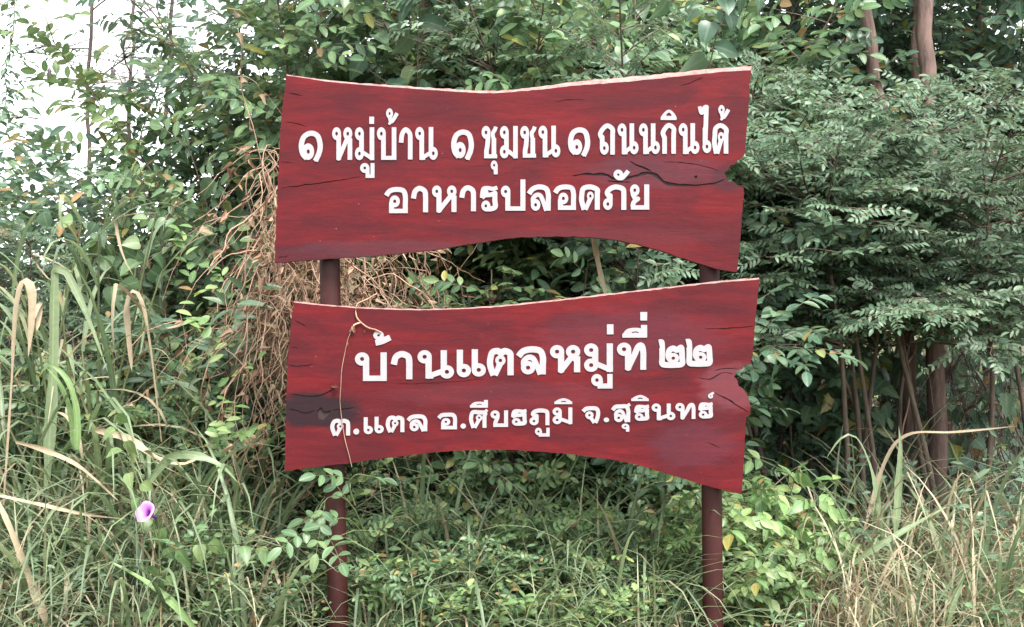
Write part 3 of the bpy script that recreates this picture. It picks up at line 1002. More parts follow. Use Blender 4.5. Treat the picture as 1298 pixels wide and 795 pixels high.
ROD = (np.array([(math.cos(a) * .5, t, math.sin(a) * .5 - .18 * t * t) for t in (0, .5, 1) for a in (0, 2.09, 4.19)]),
       np.array([(r * 3 + c, r * 3 + (c + 1) % 3, r * 3 + 3 + (c + 1) % 3, r * 3 + 3 + c) for r in (0, 1) for c in range(3)]),
       np.array([(.5, .5)] * 9))


def place(mb, tpls, pos, dirn, nrm, ln, wd, m=0, rod=False):
    """Copies of leaf templates at pos, growing along dirn, facing nrm."""
    pos, dirn, nrm = (np.asarray(a, float).reshape(-1, 3) for a in (pos, dirn, nrm))
    n = len(pos)
    if n == 0:
        return
    ln = np.broadcast_to(np.asarray(ln, float), (n,))
    wd = np.broadcast_to(np.asarray(wd, float), (n,))
    y = norm(dirn)
    x = np.cross(y, nrm)
    bad = np.linalg.norm(x, axis=1) < 1e-4
    x[bad] = np.cross(y[bad], np.array((.3, .5, .8)))
    x = norm(x)
    z = np.cross(x, y)
    if isinstance(tpls, tuple):
        tpls = [tpls]
    pick = rng.integers(0, len(tpls), n)
    for k, (TV, TF, TU) in enumerate(tpls):
        s = pick == k
        c = int(s.sum())
        if not c:
            continue
        zs = wd[s] if rod else ln[s]
        V = (pos[s][:, None] + x[s][:, None] * (TV[None, :, :1] * wd[s][:, None, None])
             + y[s][:, None] * (TV[None, :, 1:2] * ln[s][:, None, None]))
        if rod:
            V = V + z[s][:, None] * (np.sign(TV[None, :, 2:3]) * np.abs(TV[None, :, 2:3]) * wd[s][:, None, None])
        else:
            V = V + z[s][:, None] * (TV[None, :, 2:3] * ln[s][:, None, None])
        F = TF[None] + (np.arange(c) * len(TV))[:, None, None]
        mb.add(V.reshape(-1, 3), F.reshape(-1, TF.shape[1]), np.tile(TU, (c, 1)), m)


def walk(p0, d0, length, n, grav=0.0, wander=0.1, curl=None):
    p, d = np.array(p0, float), norm(np.array(d0, float))
    ds = length / n
    out = [p.copy()]
    for _ in range(n):
        d = norm(d + np.array((0, 0, -grav * ds)) + rng.normal(0, wander, 3) * ds ** .5)
        p = p + d * ds
        out.append(p.copy())
    return np.array(out)


def along(path, s):
    """Points and directions at fractions s of a polyline."""
    n = len(path) - 1
    f = np.clip(np.asarray(s) * n, 0, n - 1e-6)
    i = f.astype(int)
    t = (f - i)[:, None]
    return path[i] * (1 - t) + path[i + 1] * t, norm(path[i + 1] - path[i])


def pinnate(mb, sm, pos, dirn, nrm, L, pairs, ll, lw, tpl=OVAL, term=True, ang=62, droop=.35):
    """Compound leaves: a thin rachis with paired leaflets and one at the tip."""
    pos, y, nrm = np.asarray(pos, float), norm(dirn), np.asarray(nrm, float)
    n = len(pos)
    if n == 0:
        return
    L = np.broadcast_to(np.asarray(L, float), (n,))
    x = norm(np.cross(y, nrm))
    z = np.cross(x, y)
    place(sm, [ROD], pos, y, z, L, .0022, 0, rod=False) if False else None
    mid = pos + y * (L * .5)[:, None] - np.array((0, 0, 1)) * (droop * L * .25 * .5)[:, None]
    end = pos + y * L[:, None] - np.array((0, 0, 1)) * (droop * L * .5)[:, None]
    for a, b in ((pos, mid), (mid, end)):
        dv = b - a
        place(sm, [ROD], a, dv, z, np.linalg.norm(dv, axis=1), .0022, 0, rod=True)
    ca, sa = math.cos(R(ang)), math.sin(R(ang))
    for k in range(pairs):
        t = .25 + .72 * k / max(1, pairs - .4)
        p = pos + y * (L * t)[:, None] - np.array((0, 0, 1)) * (droop * L * t * t * .5)[:, None]
        yd = norm(y - np.array((0, 0, 1)) * (droop * t))
        sz = (1 - .25 * abs(t - .5) * 2)
        for sg in (-1, 1):
            keep = rng.random(n) > .05
            d = yd * ca + x * (sg * sa) + rng.normal(0, .10, (n, 3)) - z * .12
            nn = z + rng.normal(0, .22, (n, 3))
            place(mb, tpl, p[keep], d[keep], nn[keep], (ll * sz * rng.uniform(.8, 1.15, n))[keep], lw * sz)
    if term:
        yd = norm(y - np.array((0, 0, 1)) * droop)
        place(mb, tpl, end, yd + rng.normal(0, .1, (n, 3)), z + rng.normal(0, .15, (n, 3)), ll * 1.1, lw * 1.1)


def up_normals(n, out, k=.5, r=.35):
    """Leaf faces that look up and outwards."""
    # leaves of the thicket turn to the open, lit road side (-y) as well as up
    return norm(np.array((0, -.55, 1.0)) + out * k + rng.normal(0, r, (n, 3)))


class Plant:
    def __init__(self):
        self.stem, self.leaf = MB(), MB()


def shrub(h, spread, nst, ntw, tw_len, kind, lo=.15, wide=.12, stem_r=.008, lean=(0, 0), grav=.9, dens=1.0, size=1.0):
    P_ = Plant()
    for i in range(nst):
        az = 2 * math.pi * (i + rng.uniform(-.4, .4)) / nst
        base = np.array((math.cos(az) * wide * rng.uniform(.2, 1), math.sin(az) * wide * rng.uniform(.2, 1), -.05))
        sp = spread * rng.uniform(.4, 1.1)
        path = walk(base, (math.cos(az) * sp + lean[0], math.sin(az) * sp + lean[1], 1), h * rng.uniform(.75, 1.08), 12, grav=.12, wander=.14)
        tube(P_.stem, path, np.linspace(stem_r, stem_r * .3, 13) * rng.uniform(.7, 1.2), 5)
        ts = rng.uniform(lo, 1, ntw)
        pp, dd = along(path, ts)
        for t, p, d in zip(ts, pp, dd):
            a2 = rng.uniform(0, 2 * math.pi)
            o = np.array((math.cos(a2), math.sin(a2), 0))
            tw = walk(p, d * .35 + o * .9 + np.array((0, 0, rng.uniform(.0, .5))), tw_len * rng.uniform(.5, 1.2) * (1.1 - .4 * t), 6, grav, .25)
            tube(P_.stem, tw, np.linspace(stem_r * .35, .0012, 7), 3, cap=False)
            leafy(P_, tw, kind, dens, size)
        # the tip
        leafy(P_, path[-5:], kind, dens, size)
    return P_


def leafy(P_, tw, kind, dens=1.0, size=1.0):
    L = np.linalg.norm(np.diff(tw, axis=0), axis=1).sum()
    step = {'pinnate': .055, 'fine': .045, 'oval': .026, 'heart': .055, 'lance': .03, 'lobed': .10, 'tiny': .022, 'trifoliate': .075}[kind] / dens * size
    n = max(2, int(L / step))
    s = np.linspace(.12, 1, n)
    p, d = along(tw, s)
    sg = np.where(np.arange(n) % 2 == 0, 1.0, -1.0)[:, None]
    side = norm(np.cross(d, np.array((0, 0, 1.0)) + rng.normal(0, .15, 3)))
    out = norm(d * .5 + side * sg)
    nrm = up_normals(n, out * np.array((1, 1, 0)), .45)
    gd = norm(d * .55 + side * sg * .9 + rng.normal(0, .22, (n, 3)) + np.array((0, 0, .05)))
    if kind == 'pinnate':
        pinnate(P_.leaf, P_.stem, p, gd, nrm, .125 * size * rng.uniform(.8, 1.25, n), 3, .052 * size, .027 * size)
    elif kind == 'fine':
        pinnate(P_.leaf, P_.stem, p, gd, nrm, .10 * size * rng.uniform(.8, 1.25, n), 5, .027 * size, .012 * size, SMALL, True, 58, .25)
    elif kind == 'oval':
        place(P_.leaf, OVAL, p, gd, nrm, .05 * size * rng.uniform(.7, 1.25, n), .027 * size * rng.uniform(.8, 1.15, n))
    elif kind == 'tiny':
        place(P_.leaf, SMALL, p, gd, nrm, .030 * size * rng.uniform(.7, 1.25, n), .013 * size * rng.uniform(.8, 1.2, n))
    elif kind == 'lance':
        place(P_.leaf, LANCE, p, gd, nrm, .085 * size * rng.uniform(.7, 1.25, n), .022 * size)
    elif kind in ('heart', 'lobed'):
        pet = .05 * size * rng.uniform(.5, 1.2, n)
        e = p + gd * pet[:, None]
        place(P_.stem, [ROD], p, gd, nrm, pet, .0022, 0, rod=True)
        dn = norm(gd * .5 + np.array((0, 0, -.75)) + rng.normal(0, .25, (n, 3)))
        o2 = np.array((0, -.7, .45)) + rng.normal(0, .35, (n, 3))
        if kind == 'heart':
            place(P_.leaf, HEART, e, dn, o2, .085 * size * rng.uniform(.6, 1.25, n), .062 * size * rng.uniform(.85, 1.1, n))
        else:
            place(P_.leaf, LOBED, e, dn, o2, .13 * size * rng.uniform(.6, 1.2, n), .10 * size * rng.uniform(.85, 1.1, n))
    elif kind == 'trifoliate':
        pinnate(P_.leaf, P_.stem, p, gd, nrm, .10 * size * rng.uniform(.8, 1.2, n), 2, .095 * size, .05 * size, LANCE, True, 55, .9)


def blades(mb, n, radius, length, width, elev=(55, 88), curve=1.6, m=0, az=None, seg=8, base=None, flop=0.0):
    """Long grass blades arching out of a tuft."""
    az_ = rng.uniform(0, 2 * math.pi, n) if az is None else rng.normal(az[0], az[1], n)
    el = np.radians(rng.uniform(elev[0], elev[1], n))
    L = length * rng.uniform(.5, 1.1, n)
    cv = curve * rng.uniform(.4, 1.3, n)
    tw = rng.normal(0, .35, n)
    r0 = radius * np.sqrt(rng.random(n))
    a0 = rng.uniform(0, 2 * math.pi, n)
    p = np.stack((np.cos(a0) * r0, np.sin(a0) * r0, np.full(n, -.02)), 1)
    if base is not None:
        p = p + base
    ts = np.linspace(0, 1, seg + 1)
    kink = rng.uniform(.35, .9, n)
    kamt = np.where(rng.random(n) < flop, rng.uniform(.8, 2.0, n), 0)
    V = np.zeros((n, seg + 1, 3, 3))
    U = np.zeros((n, seg + 1, 3, 2))
    for k, t in enumerate(ts):
        e = el - cv * t * t - kamt * (t > kink)
        d = np.stack((np.cos(az_) * np.cos(e), np.sin(az_) * np.cos(e), np.sin(e)), 1)
        if k:
            p = p + d * (L / seg)[:, None]
        sd = np.stack((-np.sin(az_ + tw * t), np.cos(az_ + tw * t), np.zeros(n)), 1)
        up = np.cross(sd, d)
        w = width * (np.clip(.55 + t * 1.8, 0, 1) * (1 - t ** 2.5) + .04) * .5
        w = w * (L / length)
        V[:, k, 0] = p - sd * w[:, None] + up * (w * .35)[:, None]
        V[:, k, 1] = p
        V[:, k, 2] = p + sd * w[:, None] + up * (w * .35)[:, None]
        U[:, k, :, 0] = (0, .5, 1)
        U[:, k, :, 1] = t
    i = np.arange(seg)[:, None] * 3
    j = np.arange(2)[None]
    F = np.stack((i + j, i + j + 1, i + j + 4, i + j + 3), -1).reshape(-1, 4)
    F = (F[None] + (np.arange(n) * (seg + 1) * 3)[:, None, None]).reshape(-1, 4)
    mb.add(V.reshape(-1, 3), F, U.reshape(-1, 2), m)


class Kind:
    """A modelled plant: named part meshes that every plant of the kind shares."""
    def __init__(self, parts):
        self.parts = parts           # [(part name, mesh)]


KIND = {}


def reg(key, *parts):
    KIND[key] = Kind([(nm, mb.mesh(nm, mats)) for nm, mb, mats in parts if mb.n])


# plant heights used below are given against these kinds' former full heights
FACT = {'pinnate_low': 1.85, 'oval_low': 1.55, 'tiny_low': 1.45, 'trifoliate': 1.9}


def plant(key, name, loc, label, cat, group=None, rz=None, sc=1.0, tilt=(0, 0)):
    sc = sc * FACT.get(key.rstrip('0123456789'), 1.0)
    reseed(f'{key} {loc[0]:.3f} {loc[1]:.3f}')
    root = empty(name, loc, label, cat, group)
    turn = 3.14 if key.startswith(('tussock', 'straw', 'reed')) else .6
    root.rotation_euler = (tilt[0], tilt[1], rng.uniform(-turn, turn) if rz is None else rz)
    root.scale = (sc, sc, sc) if np.isscalar(sc) else sc
    for nm, me in KIND[key].parts:
        link(nm, me, root)
    return root


def gz(x, y):
    return float(ground_height(np.array(float(x)), np.array(float(y))))


def px_x(px, y):
    return (px - 649) * K * (D + y) / D


# ---- the kinds
for k in range(4):
    reseed(f'pinnate_tall{k}')
    p = shrub(2.75, .24, 8, 26, .50, 'pinnate', lo=.12, wide=.22, stem_r=.009, size=[1.15, 1.4, 1.0, 1.25][k])
    reg(f'pinnate_tall{k}', ('stems', p.stem, M['stem_brown']), ('foliage', p.leaf, [M['leaf_mid'], M['leaf_mid'], M['leaf_deep'], M['leaf_young']][k]))
for k in range(3):
    reseed(f'kind .54 {k}')
    p = shrub(.54, .6, 7, 8, .26, 'pinnate', lo=.1, wide=.12, stem_r=.004, grav=1.9, size=[.58, .66, .52][k], dens=.85)
    reg(f'pinnate_low{k}', ('stems', p.stem, M['stem_green']), ('foliage', p.leaf, [M['leaf_mid'], M['leaf_young'], M['leaf_mid']][k]))
for k in range(3):
    reseed(f'kind 1.4 {k}')
    p = shrub(1.4, .3, 7, 13, .38, 'pinnate', lo=.1, wide=.2, stem_r=.006, size=[1.0, .9, 1.15][k])
    reg(f'pinnate_mid{k}', ('stems', p.stem, M['stem_brown']), ('foliage', p.leaf, [M['leaf_mid'], M['leaf_young'], M['leaf_deep']][k]))
for k in range(2):
    reseed(f'kind 1.4 {k}')
    p = shrub(1.4, .3, 7, 11, .36, 'heart', lo=.05, wide=.2, stem_r=.006, size=.95)
    reg(f'heart_mid{k}', ('stems', p.stem, M['stem_brown']), ('foliage', p.leaf, [M['leaf_deep'], M['leaf_mid']][k]))
for k in range(2):
    reseed(f'kind 2.5 {k}')
    p = shrub(2.5, .25, 8, 20, .45, 'heart', lo=.05, wide=.25, stem_r=.008)
    reg(f'heart_tall{k}', ('stems', p.stem, M['stem_brown']), ('foliage', p.leaf, [M['leaf_deep'], M['leaf_mid']][k]))
def arching_bush(z0, z1, n, L, lean, kind, size):
    """A bush on a few bare stems whose long branches arch out in a layered canopy between heights z0 and z1."""
    P_ = Plant()
    for i in range(3):
        az = rng.uniform(0, 6.28)
        path = walk((math.cos(az) * .1, math.sin(az) * .1, -.05), (math.cos(az) * .12, math.sin(az) * .12, 1), z1 * rng.uniform(.9, 1.0), 12, .05, .12)
        tube(P_.stem, path, np.linspace(.014, .005, 13), 6)
        for t in rng.uniform(z0 / z1 * .92, 1, n // 3):
            q, d = along(path, [t])
            a2 = rng.normal(-math.pi / 2 + lean, 1.15)
            up = rng.uniform(.15, .75)
            br = walk(q[0], (math.cos(a2), math.sin(a2), up), L * rng.uniform(.55, 1.1), 10, .75, .18)
            tube(P_.stem, br, np.linspace(.005, .0012, 11), 4, cap=False)
            pick = lambda: ('fine', size) if rng.random() < .5 else ('oval', size * .62)
            leafy(P_, br[2:], *(lambda a: (a[0], 1.0, a[1]))(pick()))
            for tt in rng.uniform(.15, .95, 7):
                q2, d2 = along(br, [tt])
                sd = np.cross(d2[0], (0, 0, 1)) * rng.choice((-1, 1))
                tw = walk(q2[0], d2[0] * .7 + sd * rng.uniform(.4, .9) + (0, 0, .12), rng.uniform(.10, .28), 5, .9, .2)
                tube(P_.stem, tw, np.linspace(.0022, .001, 6), 3, cap=False)
                leafy(P_, tw, *(lambda a: (a[0], 1.0, a[1]))(pick()))
    return P_


for k in range(3):
    reseed(f'arching {k}')
    p = arching_bush(1.08, 1.78, 54, .72, (-.5, .2, -.2)[k], 'fine', 1.1)
    reg(f'arching{k}', ('stems', p.stem, M['stem_brown']), ('foliage', p.leaf, M['leaf_grey']))
for k in range(2):
    reseed(f'fine {k}')
    p = shrub(2.4, .3, 7, 48, .50, 'fine', lo=.35, wide=.16, stem_r=.010, grav=.8, size=1.3)
    reg(f'fine_tall{k}', ('stems', p.stem, M['stem_brown']), ('foliage', p.leaf, M['leaf_grey']))
for k in range(2):
    reseed(f'high {k}')
    p = shrub(2.9, .22, 6, 34, .55, 'pinnate', lo=.48, wide=.25, stem_r=.010, size=1.3)
    reg(f'pinnate_high{k}', ('stems', p.stem, M['bark_dark']), ('foliage', p.leaf, M['leaf_deep']))
for k in range(2):
    reseed(f'kind .40 {k}')
    p = shrub(.40, .8, 8, 7, .20, 'oval', lo=.1, wide=.12, stem_r=.0035, grav=2.0, size=.78)
    reg(f'oval_low{k}', ('stems', p.stem, M['stem_green']), ('foliage', p.leaf, [M['leaf_mid'], M['leaf_young']][k]))
for k in range(2):
    reseed(f'kind .48 {k}')
    p = shrub(.48, .6, 9, 7, .20, 'tiny', lo=.1, wide=.10, stem_r=.003, grav=1.4, size=1.15)
    reg(f'tiny_low{k}', ('stems', p.stem, M['stem_green']), ('foliage', p.leaf, [M['leaf_grey'], M['leaf_mid']][k]))
p = shrub(.50, .5, 5, 5, .22, 'trifoliate', lo=.25, wide=.09, stem_r=.004, grav=1.5, size=.62)
reg('trifoliate', ('stems', p.stem, M['stem_green']), ('foliage', p.leaf, M['leaf_young']))
for k in range(2):
    reseed(f'kind 1.5 {k}')
    p = shrub(1.5, .25, 6, 13, .4, 'lobed', lo=.05, wide=.3, stem_r=.006)
    reg(f'lobed{k}', ('stems', p.stem, M['vine_dark']), ('foliage', p.leaf, M['leaf_deep']))
p = shrub(1.4, .3, 7, 13, .36, 'lance', lo=.1, wide=.18, stem_r=.006, size=1.3)
reg('lance_tall', ('stems', p.stem, M['stem_brown']), ('foliage', p.leaf, M['leaf_grey']))

reseed('tussocks')
for k, (nb, L, w, fl) in enumerate(((52, .95, .015, .18), (44, .72, .012, .22), (34, 1.15, .024, .35))):
    g_, d_ = MB(), MB()
    blades(g_, nb, .10, L, w, (42, 89), 1.9, flop=fl)
    blades(d_, nb // 3, .12, L * .8, w * .8, (15, 80), 1.9, flop=.5)
    reg(f'tussock{k}', ('green_blades', g_, M['blade_green']), ('dry_blades', d_, M['blade_straw']))
for k in range(2):
    g_, d_ = MB(), MB()
    blades(g_, 16, .12, .7, .009, (40, 88), 1.6)
    blades(d_, 75, .16, .85, .009, (8, 75), 1.5, flop=.6)
    reg(f'straw{k}', ('green_blades', g_, M['blade_green']), ('dry_blades', d_, M['blade_straw']))
reseed('reeds')
for k in range(2):
    g_, d_, st = MB(), MB(), MB()
    for i in range(6):
        a = rng.uniform(0, 6.28)
        b0 = np.array((rng.normal(0, .10), rng.normal(0, .10), -.05))
        path = walk(b0, (math.cos(a) * .18, math.sin(a) * .18, 1), rng.uniform(1.1, 1.75), 8, .05, .08)
        tube(st, path, np.linspace(.008, .004, 9), 6)
        for t in np.linspace(.2, 1, 7):
            q, _ = along(path, [t])
            dry = rng.random() < (.75 - .7 * t)
            blades(d_ if dry else g_, 1, .001, rng.uniform(.4, .75), rng.uniform(.020, .034), (45, 80) if not dry else (0, 50), 2.2, base=q[0] + (0, 0, .02), flop=.6 if dry else .3)
    reg(f'reed{k}', ('stalks', st, M['stem_green']), ('green_blades', g_, M['blade_green']), ('dry_blades', d_, M['blade_straw']))


def dry_curtain(z0, z1, w, n, leafn, r=(.0010, .0024)):
    """Dead creeper: matted, looping stems that hang between heights z0 and z1."""
    st, lf = MB(), MB()
    for i in range(n):
        x0 = rng.normal(0, w * .32)
        p0 = np.array((x0, rng.normal(0, .07), rng.uniform(z0 + .25 * (z1 - z0), z1)))
        path = walk(p0, (rng.normal(0, .38), rng.normal(0, .3), rng.uniform(-1.6, .3)), rng.uniform(.2, .95) * (z1 - z0), 18, 3.2, 1.15)
        tube(st, path, rng.uniform(*r) * (2.0 if rng.random() < .12 else 1.0) * np.linspace(1, .5, 19), 4, cap=False)
        if rng.random() < leafn:
            k = rng.integers(2, 7)
            q, d = along(path, rng.uniform(.1, 1, k))
            place(lf, CURLED, q, norm(d * .4 + rng.normal(0, .7, (k, 3)) + np.array((0, 0, -.6))), rng.normal(0, 1, (k, 3)) + np.array((0, -.6, 0)), rng.uniform(.015, .045, k), rng.uniform(.009, .022, k))
    return st, lf


reseed('curtains')
st, lf = dry_curtain(.68, 1.62, .17, 150, 1.0)
p = shrub(1.35, .12, 4, 9, .22, 'oval', lo=.35, wide=.12, stem_r=.003, size=.9)      # a live creeper still grows through the dead one
reg('curtain0', ('dry_stems', st, M['vine_dry']), ('dead_leaves', lf, M['leaf_dry']), ('green_leaves', p.leaf, M['leaf_young']))
st, lf = dry_curtain(.80, 1.36, .62, 150, .6)
reg('curtain1', ('dry_stems', st, M['vine_dry']), ('dead_leaves', lf, M['leaf_dry']))
st, lf = dry_curtain(.0, 1.6, .9, 200, .15, (.0012, .0032))
reg('tangle', ('dry_stems', st, M['vine_dark']), ('dead_leaves', lf, M['leaf_dry']))

# cassava-like plant: palmate leaves on long stalks
reseed('palmate')
p = Plant()
for i in range(5):
    a = rng.uniform(0, 6.28)
    path = walk((rng.normal(0, .08), rng.normal(0, .08), -.05), (math.cos(a) * .15, math.sin(a) * .15, 1), rng.uniform(.9, 1.3), 9, .05, .08)
    tube(p.stem, path, np.linspace(.008, .004, 10), 6)
    for t in rng.uniform(.4, 1, 9):
        q, d = along(path, [t])
        az = rng.uniform(0, 6.28)
        pd = norm(np.array((math.cos(az), math.sin(az), .55)))
        pl = rng.uniform(.12, .22)
        e = q[0] + pd * pl
        tube(p.stem, np.array([q[0], q[0] + pd * pl * .5 + (0, 0, .01), e]), .0022, 4, cap=False)
        nrm_ = norm(np.array((pd[0] * .5, pd[1] * .5, 1)) + rng.normal(0, .2, 3))
        f = norm(pd - nrm_ * (pd @ nrm_))
        sd = np.cross(nrm_, f)
        for ang in np.radians((-105, -65, -32, 0, 32, 65, 105)):
            dv = f * math.cos(ang) + sd * math.sin(ang) - nrm_ * .15
            place(p.leaf, LANCE, e[None], dv[None], nrm_[None], .13 * (1 - .25 * abs(ang) / 1.8) * rng.uniform(.9, 1.1), .030)
reg('palmate', ('stems', p.stem, M['stem_green']), ('foliage', p.leaf, M['leaf_mid']))

# ------------------------------------------------------------------ far wood and undergrowth: masses nobody could count
def mass(name, n, xr, yr, topf, ln, wd, mat, tpl, label, dens_low=0.0, drop=None):
    reseed(label)
    mb = MB()
    x = rng.uniform(*xr, n)
    y = rng.uniform(*yr, n)
    z = rng.random(n) ** .9 * topf(x, y)
    keep = np.ones(n, bool) if drop is None else ~drop(x, y, z)
    # leaves stand in clumps
    c = np.sin(x * 5.1 + y * 3) + np.sin(z * 6.3 + x * 2.2) + np.sin(y * 4.7 - z * 3.1)
    keep &= c > -1.1 + rng.normal(0, .4, n)
    x, y, z = x[keep], y[keep], z[keep]
    n = len(x)
    pos = np.stack((x, y, z + ground_height(x, y)), 1)
    az = rng.uniform(0, 6.28, n)
    d = np.stack((np.cos(az), np.sin(az), rng.normal(-.25, .3, n)), 1)
    nr = np.array((0, -.35, 1)) + rng.normal(0, .4, (n, 3))
    place(mb, tpl, pos, d, nr, ln * rng.uniform(.6, 1.3, n), wd * rng.uniform(.7, 1.2, n))
    o = mb.build(name, mat)
    return tag(o, label, None, None, 'stuff')


def top_near(x, y):
    # waist-high at the open left end, head-high and more behind the sign, lower again among the trunks
    return np.interp(x, [-4.5, -2.4, -1.7, -1.2, -.7, .9, 1.3, 1.9, 4], [1.9, 1.85, 1.8, 1.9, 2.6, 2.6, .9, .6, .6]) + .18 * np.sin(x * 7) + .12 * np.sin(y * 9 + x * 3)


mass('undergrowth', 26000, (-4.2, 1.6), (1.5, 2.9), top_near, .075, .036, M['leaf_deep'], SMALL + OVAL[:1], 'dense dark leafy undergrowth filling the thicket behind the sign')
mass('undergrowth', 5200, (1.0, 4.2), (3.0, 4.0), lambda x, y: .35 + .3 * np.sin(x * 3) ** 2, .075, .036, M['leaf_deep'], SMALL + OVAL[:1], 'dark low undergrowth behind the slender trees')


def top_far(x, y):
    return np.interp(x, [-2.6, -1.0, .2, 11], [1.5, 5.5, 8.0, 9.0])


mass('far_woodland', 15000, (-2.2, 10.5), (9.0, 14.0), top_far, .24, .12, M['leaf_young'], SMALL, 'distant woodland seen in bright specks between the trunks')

# ------------------------------------------------------------------ trees
def tree(name, label, base, waypoints, r0, r1, mat, limbs, kind, leafmat, group, tw=.7, size=1.0):
    reseed(label)
    root = empty(name, base, label, 'tree', group)
    b = np.array(base)
    way = np.array(waypoints) - b
    way = np.vstack(([[0, 0, -.15]], way))
    s = np.linspace(0, 1, 30)
    seg = np.concatenate(([0], np.cumsum(np.linalg.norm(np.diff(way, axis=0), axis=1))))
    seg /= seg[-1]
    path = np.stack([np.interp(s, seg, way[:, i]) for i in range(3)], 1)
    for _ in range(3):
        path[1:-1] = (path[:-2] + 2 * path[1:-1] + path[2:]) / 4
    path[1:-1] += rng.normal(0, .006, (28, 3))
    rad = np.interp(s, [0, .06, 1], [r0 * 1.25, r0, r1])[:, None] * (1 + rng.normal(0, .045, (30, 10)))
    mb = MB()
    tube(mb, path, rad, 10)
    mb.build('trunk', mat, root)
    cr = Plant()
    for (t, az, el, L) in limbs:
        lb = MB()
        q, d = along(path, [t])
        dv = (math.cos(az) * math.cos(el), math.sin(az) * math.cos(el), math.sin(el))
        lp = walk(q[0], dv, L, 12, .35, .22)
        tube(lb, lp, np.linspace(r1 * .55, .004, 13), 6)
        lb.build('limb', mat, root)
        for tt in rng.uniform(.25, 1, int(L * 11)):
            qq, dd = along(lp, [tt])
            a2 = rng.uniform(0, 6.28)
            tp = walk(qq[0], dd[0] * .5 + np.array((math.cos(a2), math.sin(a2), .2)), tw * rng.uniform(.5, 1.1), 7, .8, .3)
            tube(cr.stem, tp, np.linspace(.004, .0012, 8), 3, cap=False)
            leafy(cr, tp, kind, 1.0, size)
    crown = cr.leaf.build('crown', leafmat, root)
    cr.stem.build('twigs', mat, crown)
    return root


def lw(px0, py0, px1, py1, y, y1=None):
    return P(px0, py0, y), P(px1, py1, y1 if y1 is not None else y)


TREES = 'slender trees behind the right side of the sign'
UP = [(.70, 1.6, .5, 1.1), (.76, .4, .4, 1.1), (.80, 2.7, .6, 1.3), (.84, 4.4, .7, 1.0), (.88, 1.8, .5, 1.3), (.92, 5.5, .6, 1.1), (.97, 3.4, .8, 1.2)]
for lab, mat, r0, r1, y, way in (
    ('straight pinkish-brown tree trunk, the thicker one rising out of the frame top', 'bark', .041, .030, 1.75, [(1188, 640), (1185, 400), (1180, 200), (1174, 0), (1170, -300), (1160, -620)]),
    ('leaning brown tree trunk left of the straight pinkish trunk', 'bark', .036, .020, 1.85, [(1155, 640), (1150, 420), (1136, 260), (1112, 120), (1096, 0), (1060, -260), (1040, -580)]),
    ('dark thin tree trunk standing just right of the sign boards', 'bark_dark', .045, .028, 2.6, [(1014, 640), (1012, 330), (1020, 150), (1002, 0), (1000, -400)]),
    ('thin dark stem right behind the straight pinkish trunk', 'bark', .026, .018, 2.3, [(1212, 640), (1182, 300), (1162, 100), (1156, -100), (1210, -480)]),
    ('thin crooked stem near the right frame edge under drooping leaves', 'bark_dark', .026, .018, 2.8, [(1262, 640), (1240, 300), (1228, 120), (1250, -40), (1260, -460)]),
):
    tree('slender_tree', lab, P(way[0][0], 640, y) * (1, 1, 0) + (0, 0, .5), [P(a_, b_, y) for a_, b_ in way], r0, r1, M[mat], UP[::(1 if mat == 'bark' else 2)], 'pinnate', M['leaf_deep'], TREES, size=1.3)

# thin bare-looking trees against the open sky at the left
SKYT = 'thin half-bare trees against the white sky'
for px, yy, lab, top, n in ((115, 3.0, 'thin half-bare tree with small dark leaves against white sky, in front of the crossarm', -120, 8),
                            (215, 2.6, 'thin half-bare tree with hanging dry twigs beside the leafy climber', -140, 7),
                            (168, 3.4, 'thin sparse tree between the two other thin trees against white sky', -100, 8)):
    b0 = P(px, 640, yy) * (1, 1, 0) + (0, 0, .5)
    reseed(lab)
    limbs = [(rng.uniform(.42, 1), rng.uniform(0, 6.28), rng.uniform(.1, .9), rng.uniform(.5, .9)) for _ in range(n)]
    tree('sparse_tree', lab, b0, [P(px + 5, 640, yy), P(px + 2, 330, yy), P(px - 4, 150, yy), P(px + 6, top, yy)], .016, .008, M['bark_dark'], limbs, 'tiny', M['leaf_deep'], SKYT, tw=.4, size=1.1)

# ------------------------------------------------------------------ shrubs, climbers, grasses: (kind, px, depth, scale, label)
def row(name, cat, group, items):
    for key, px, y, sc, lab in items:
        if name in ('leafy_weed', 'grass_tuft') and y < .6 and (365 < px < 480 or 865 < px < 955):
            continue          # the verge is open in front of both posts
        x = px_x(px, y)
        plant(key, name, (x, y, gz(x, y) - .02), lab, cat, group, sc=sc)


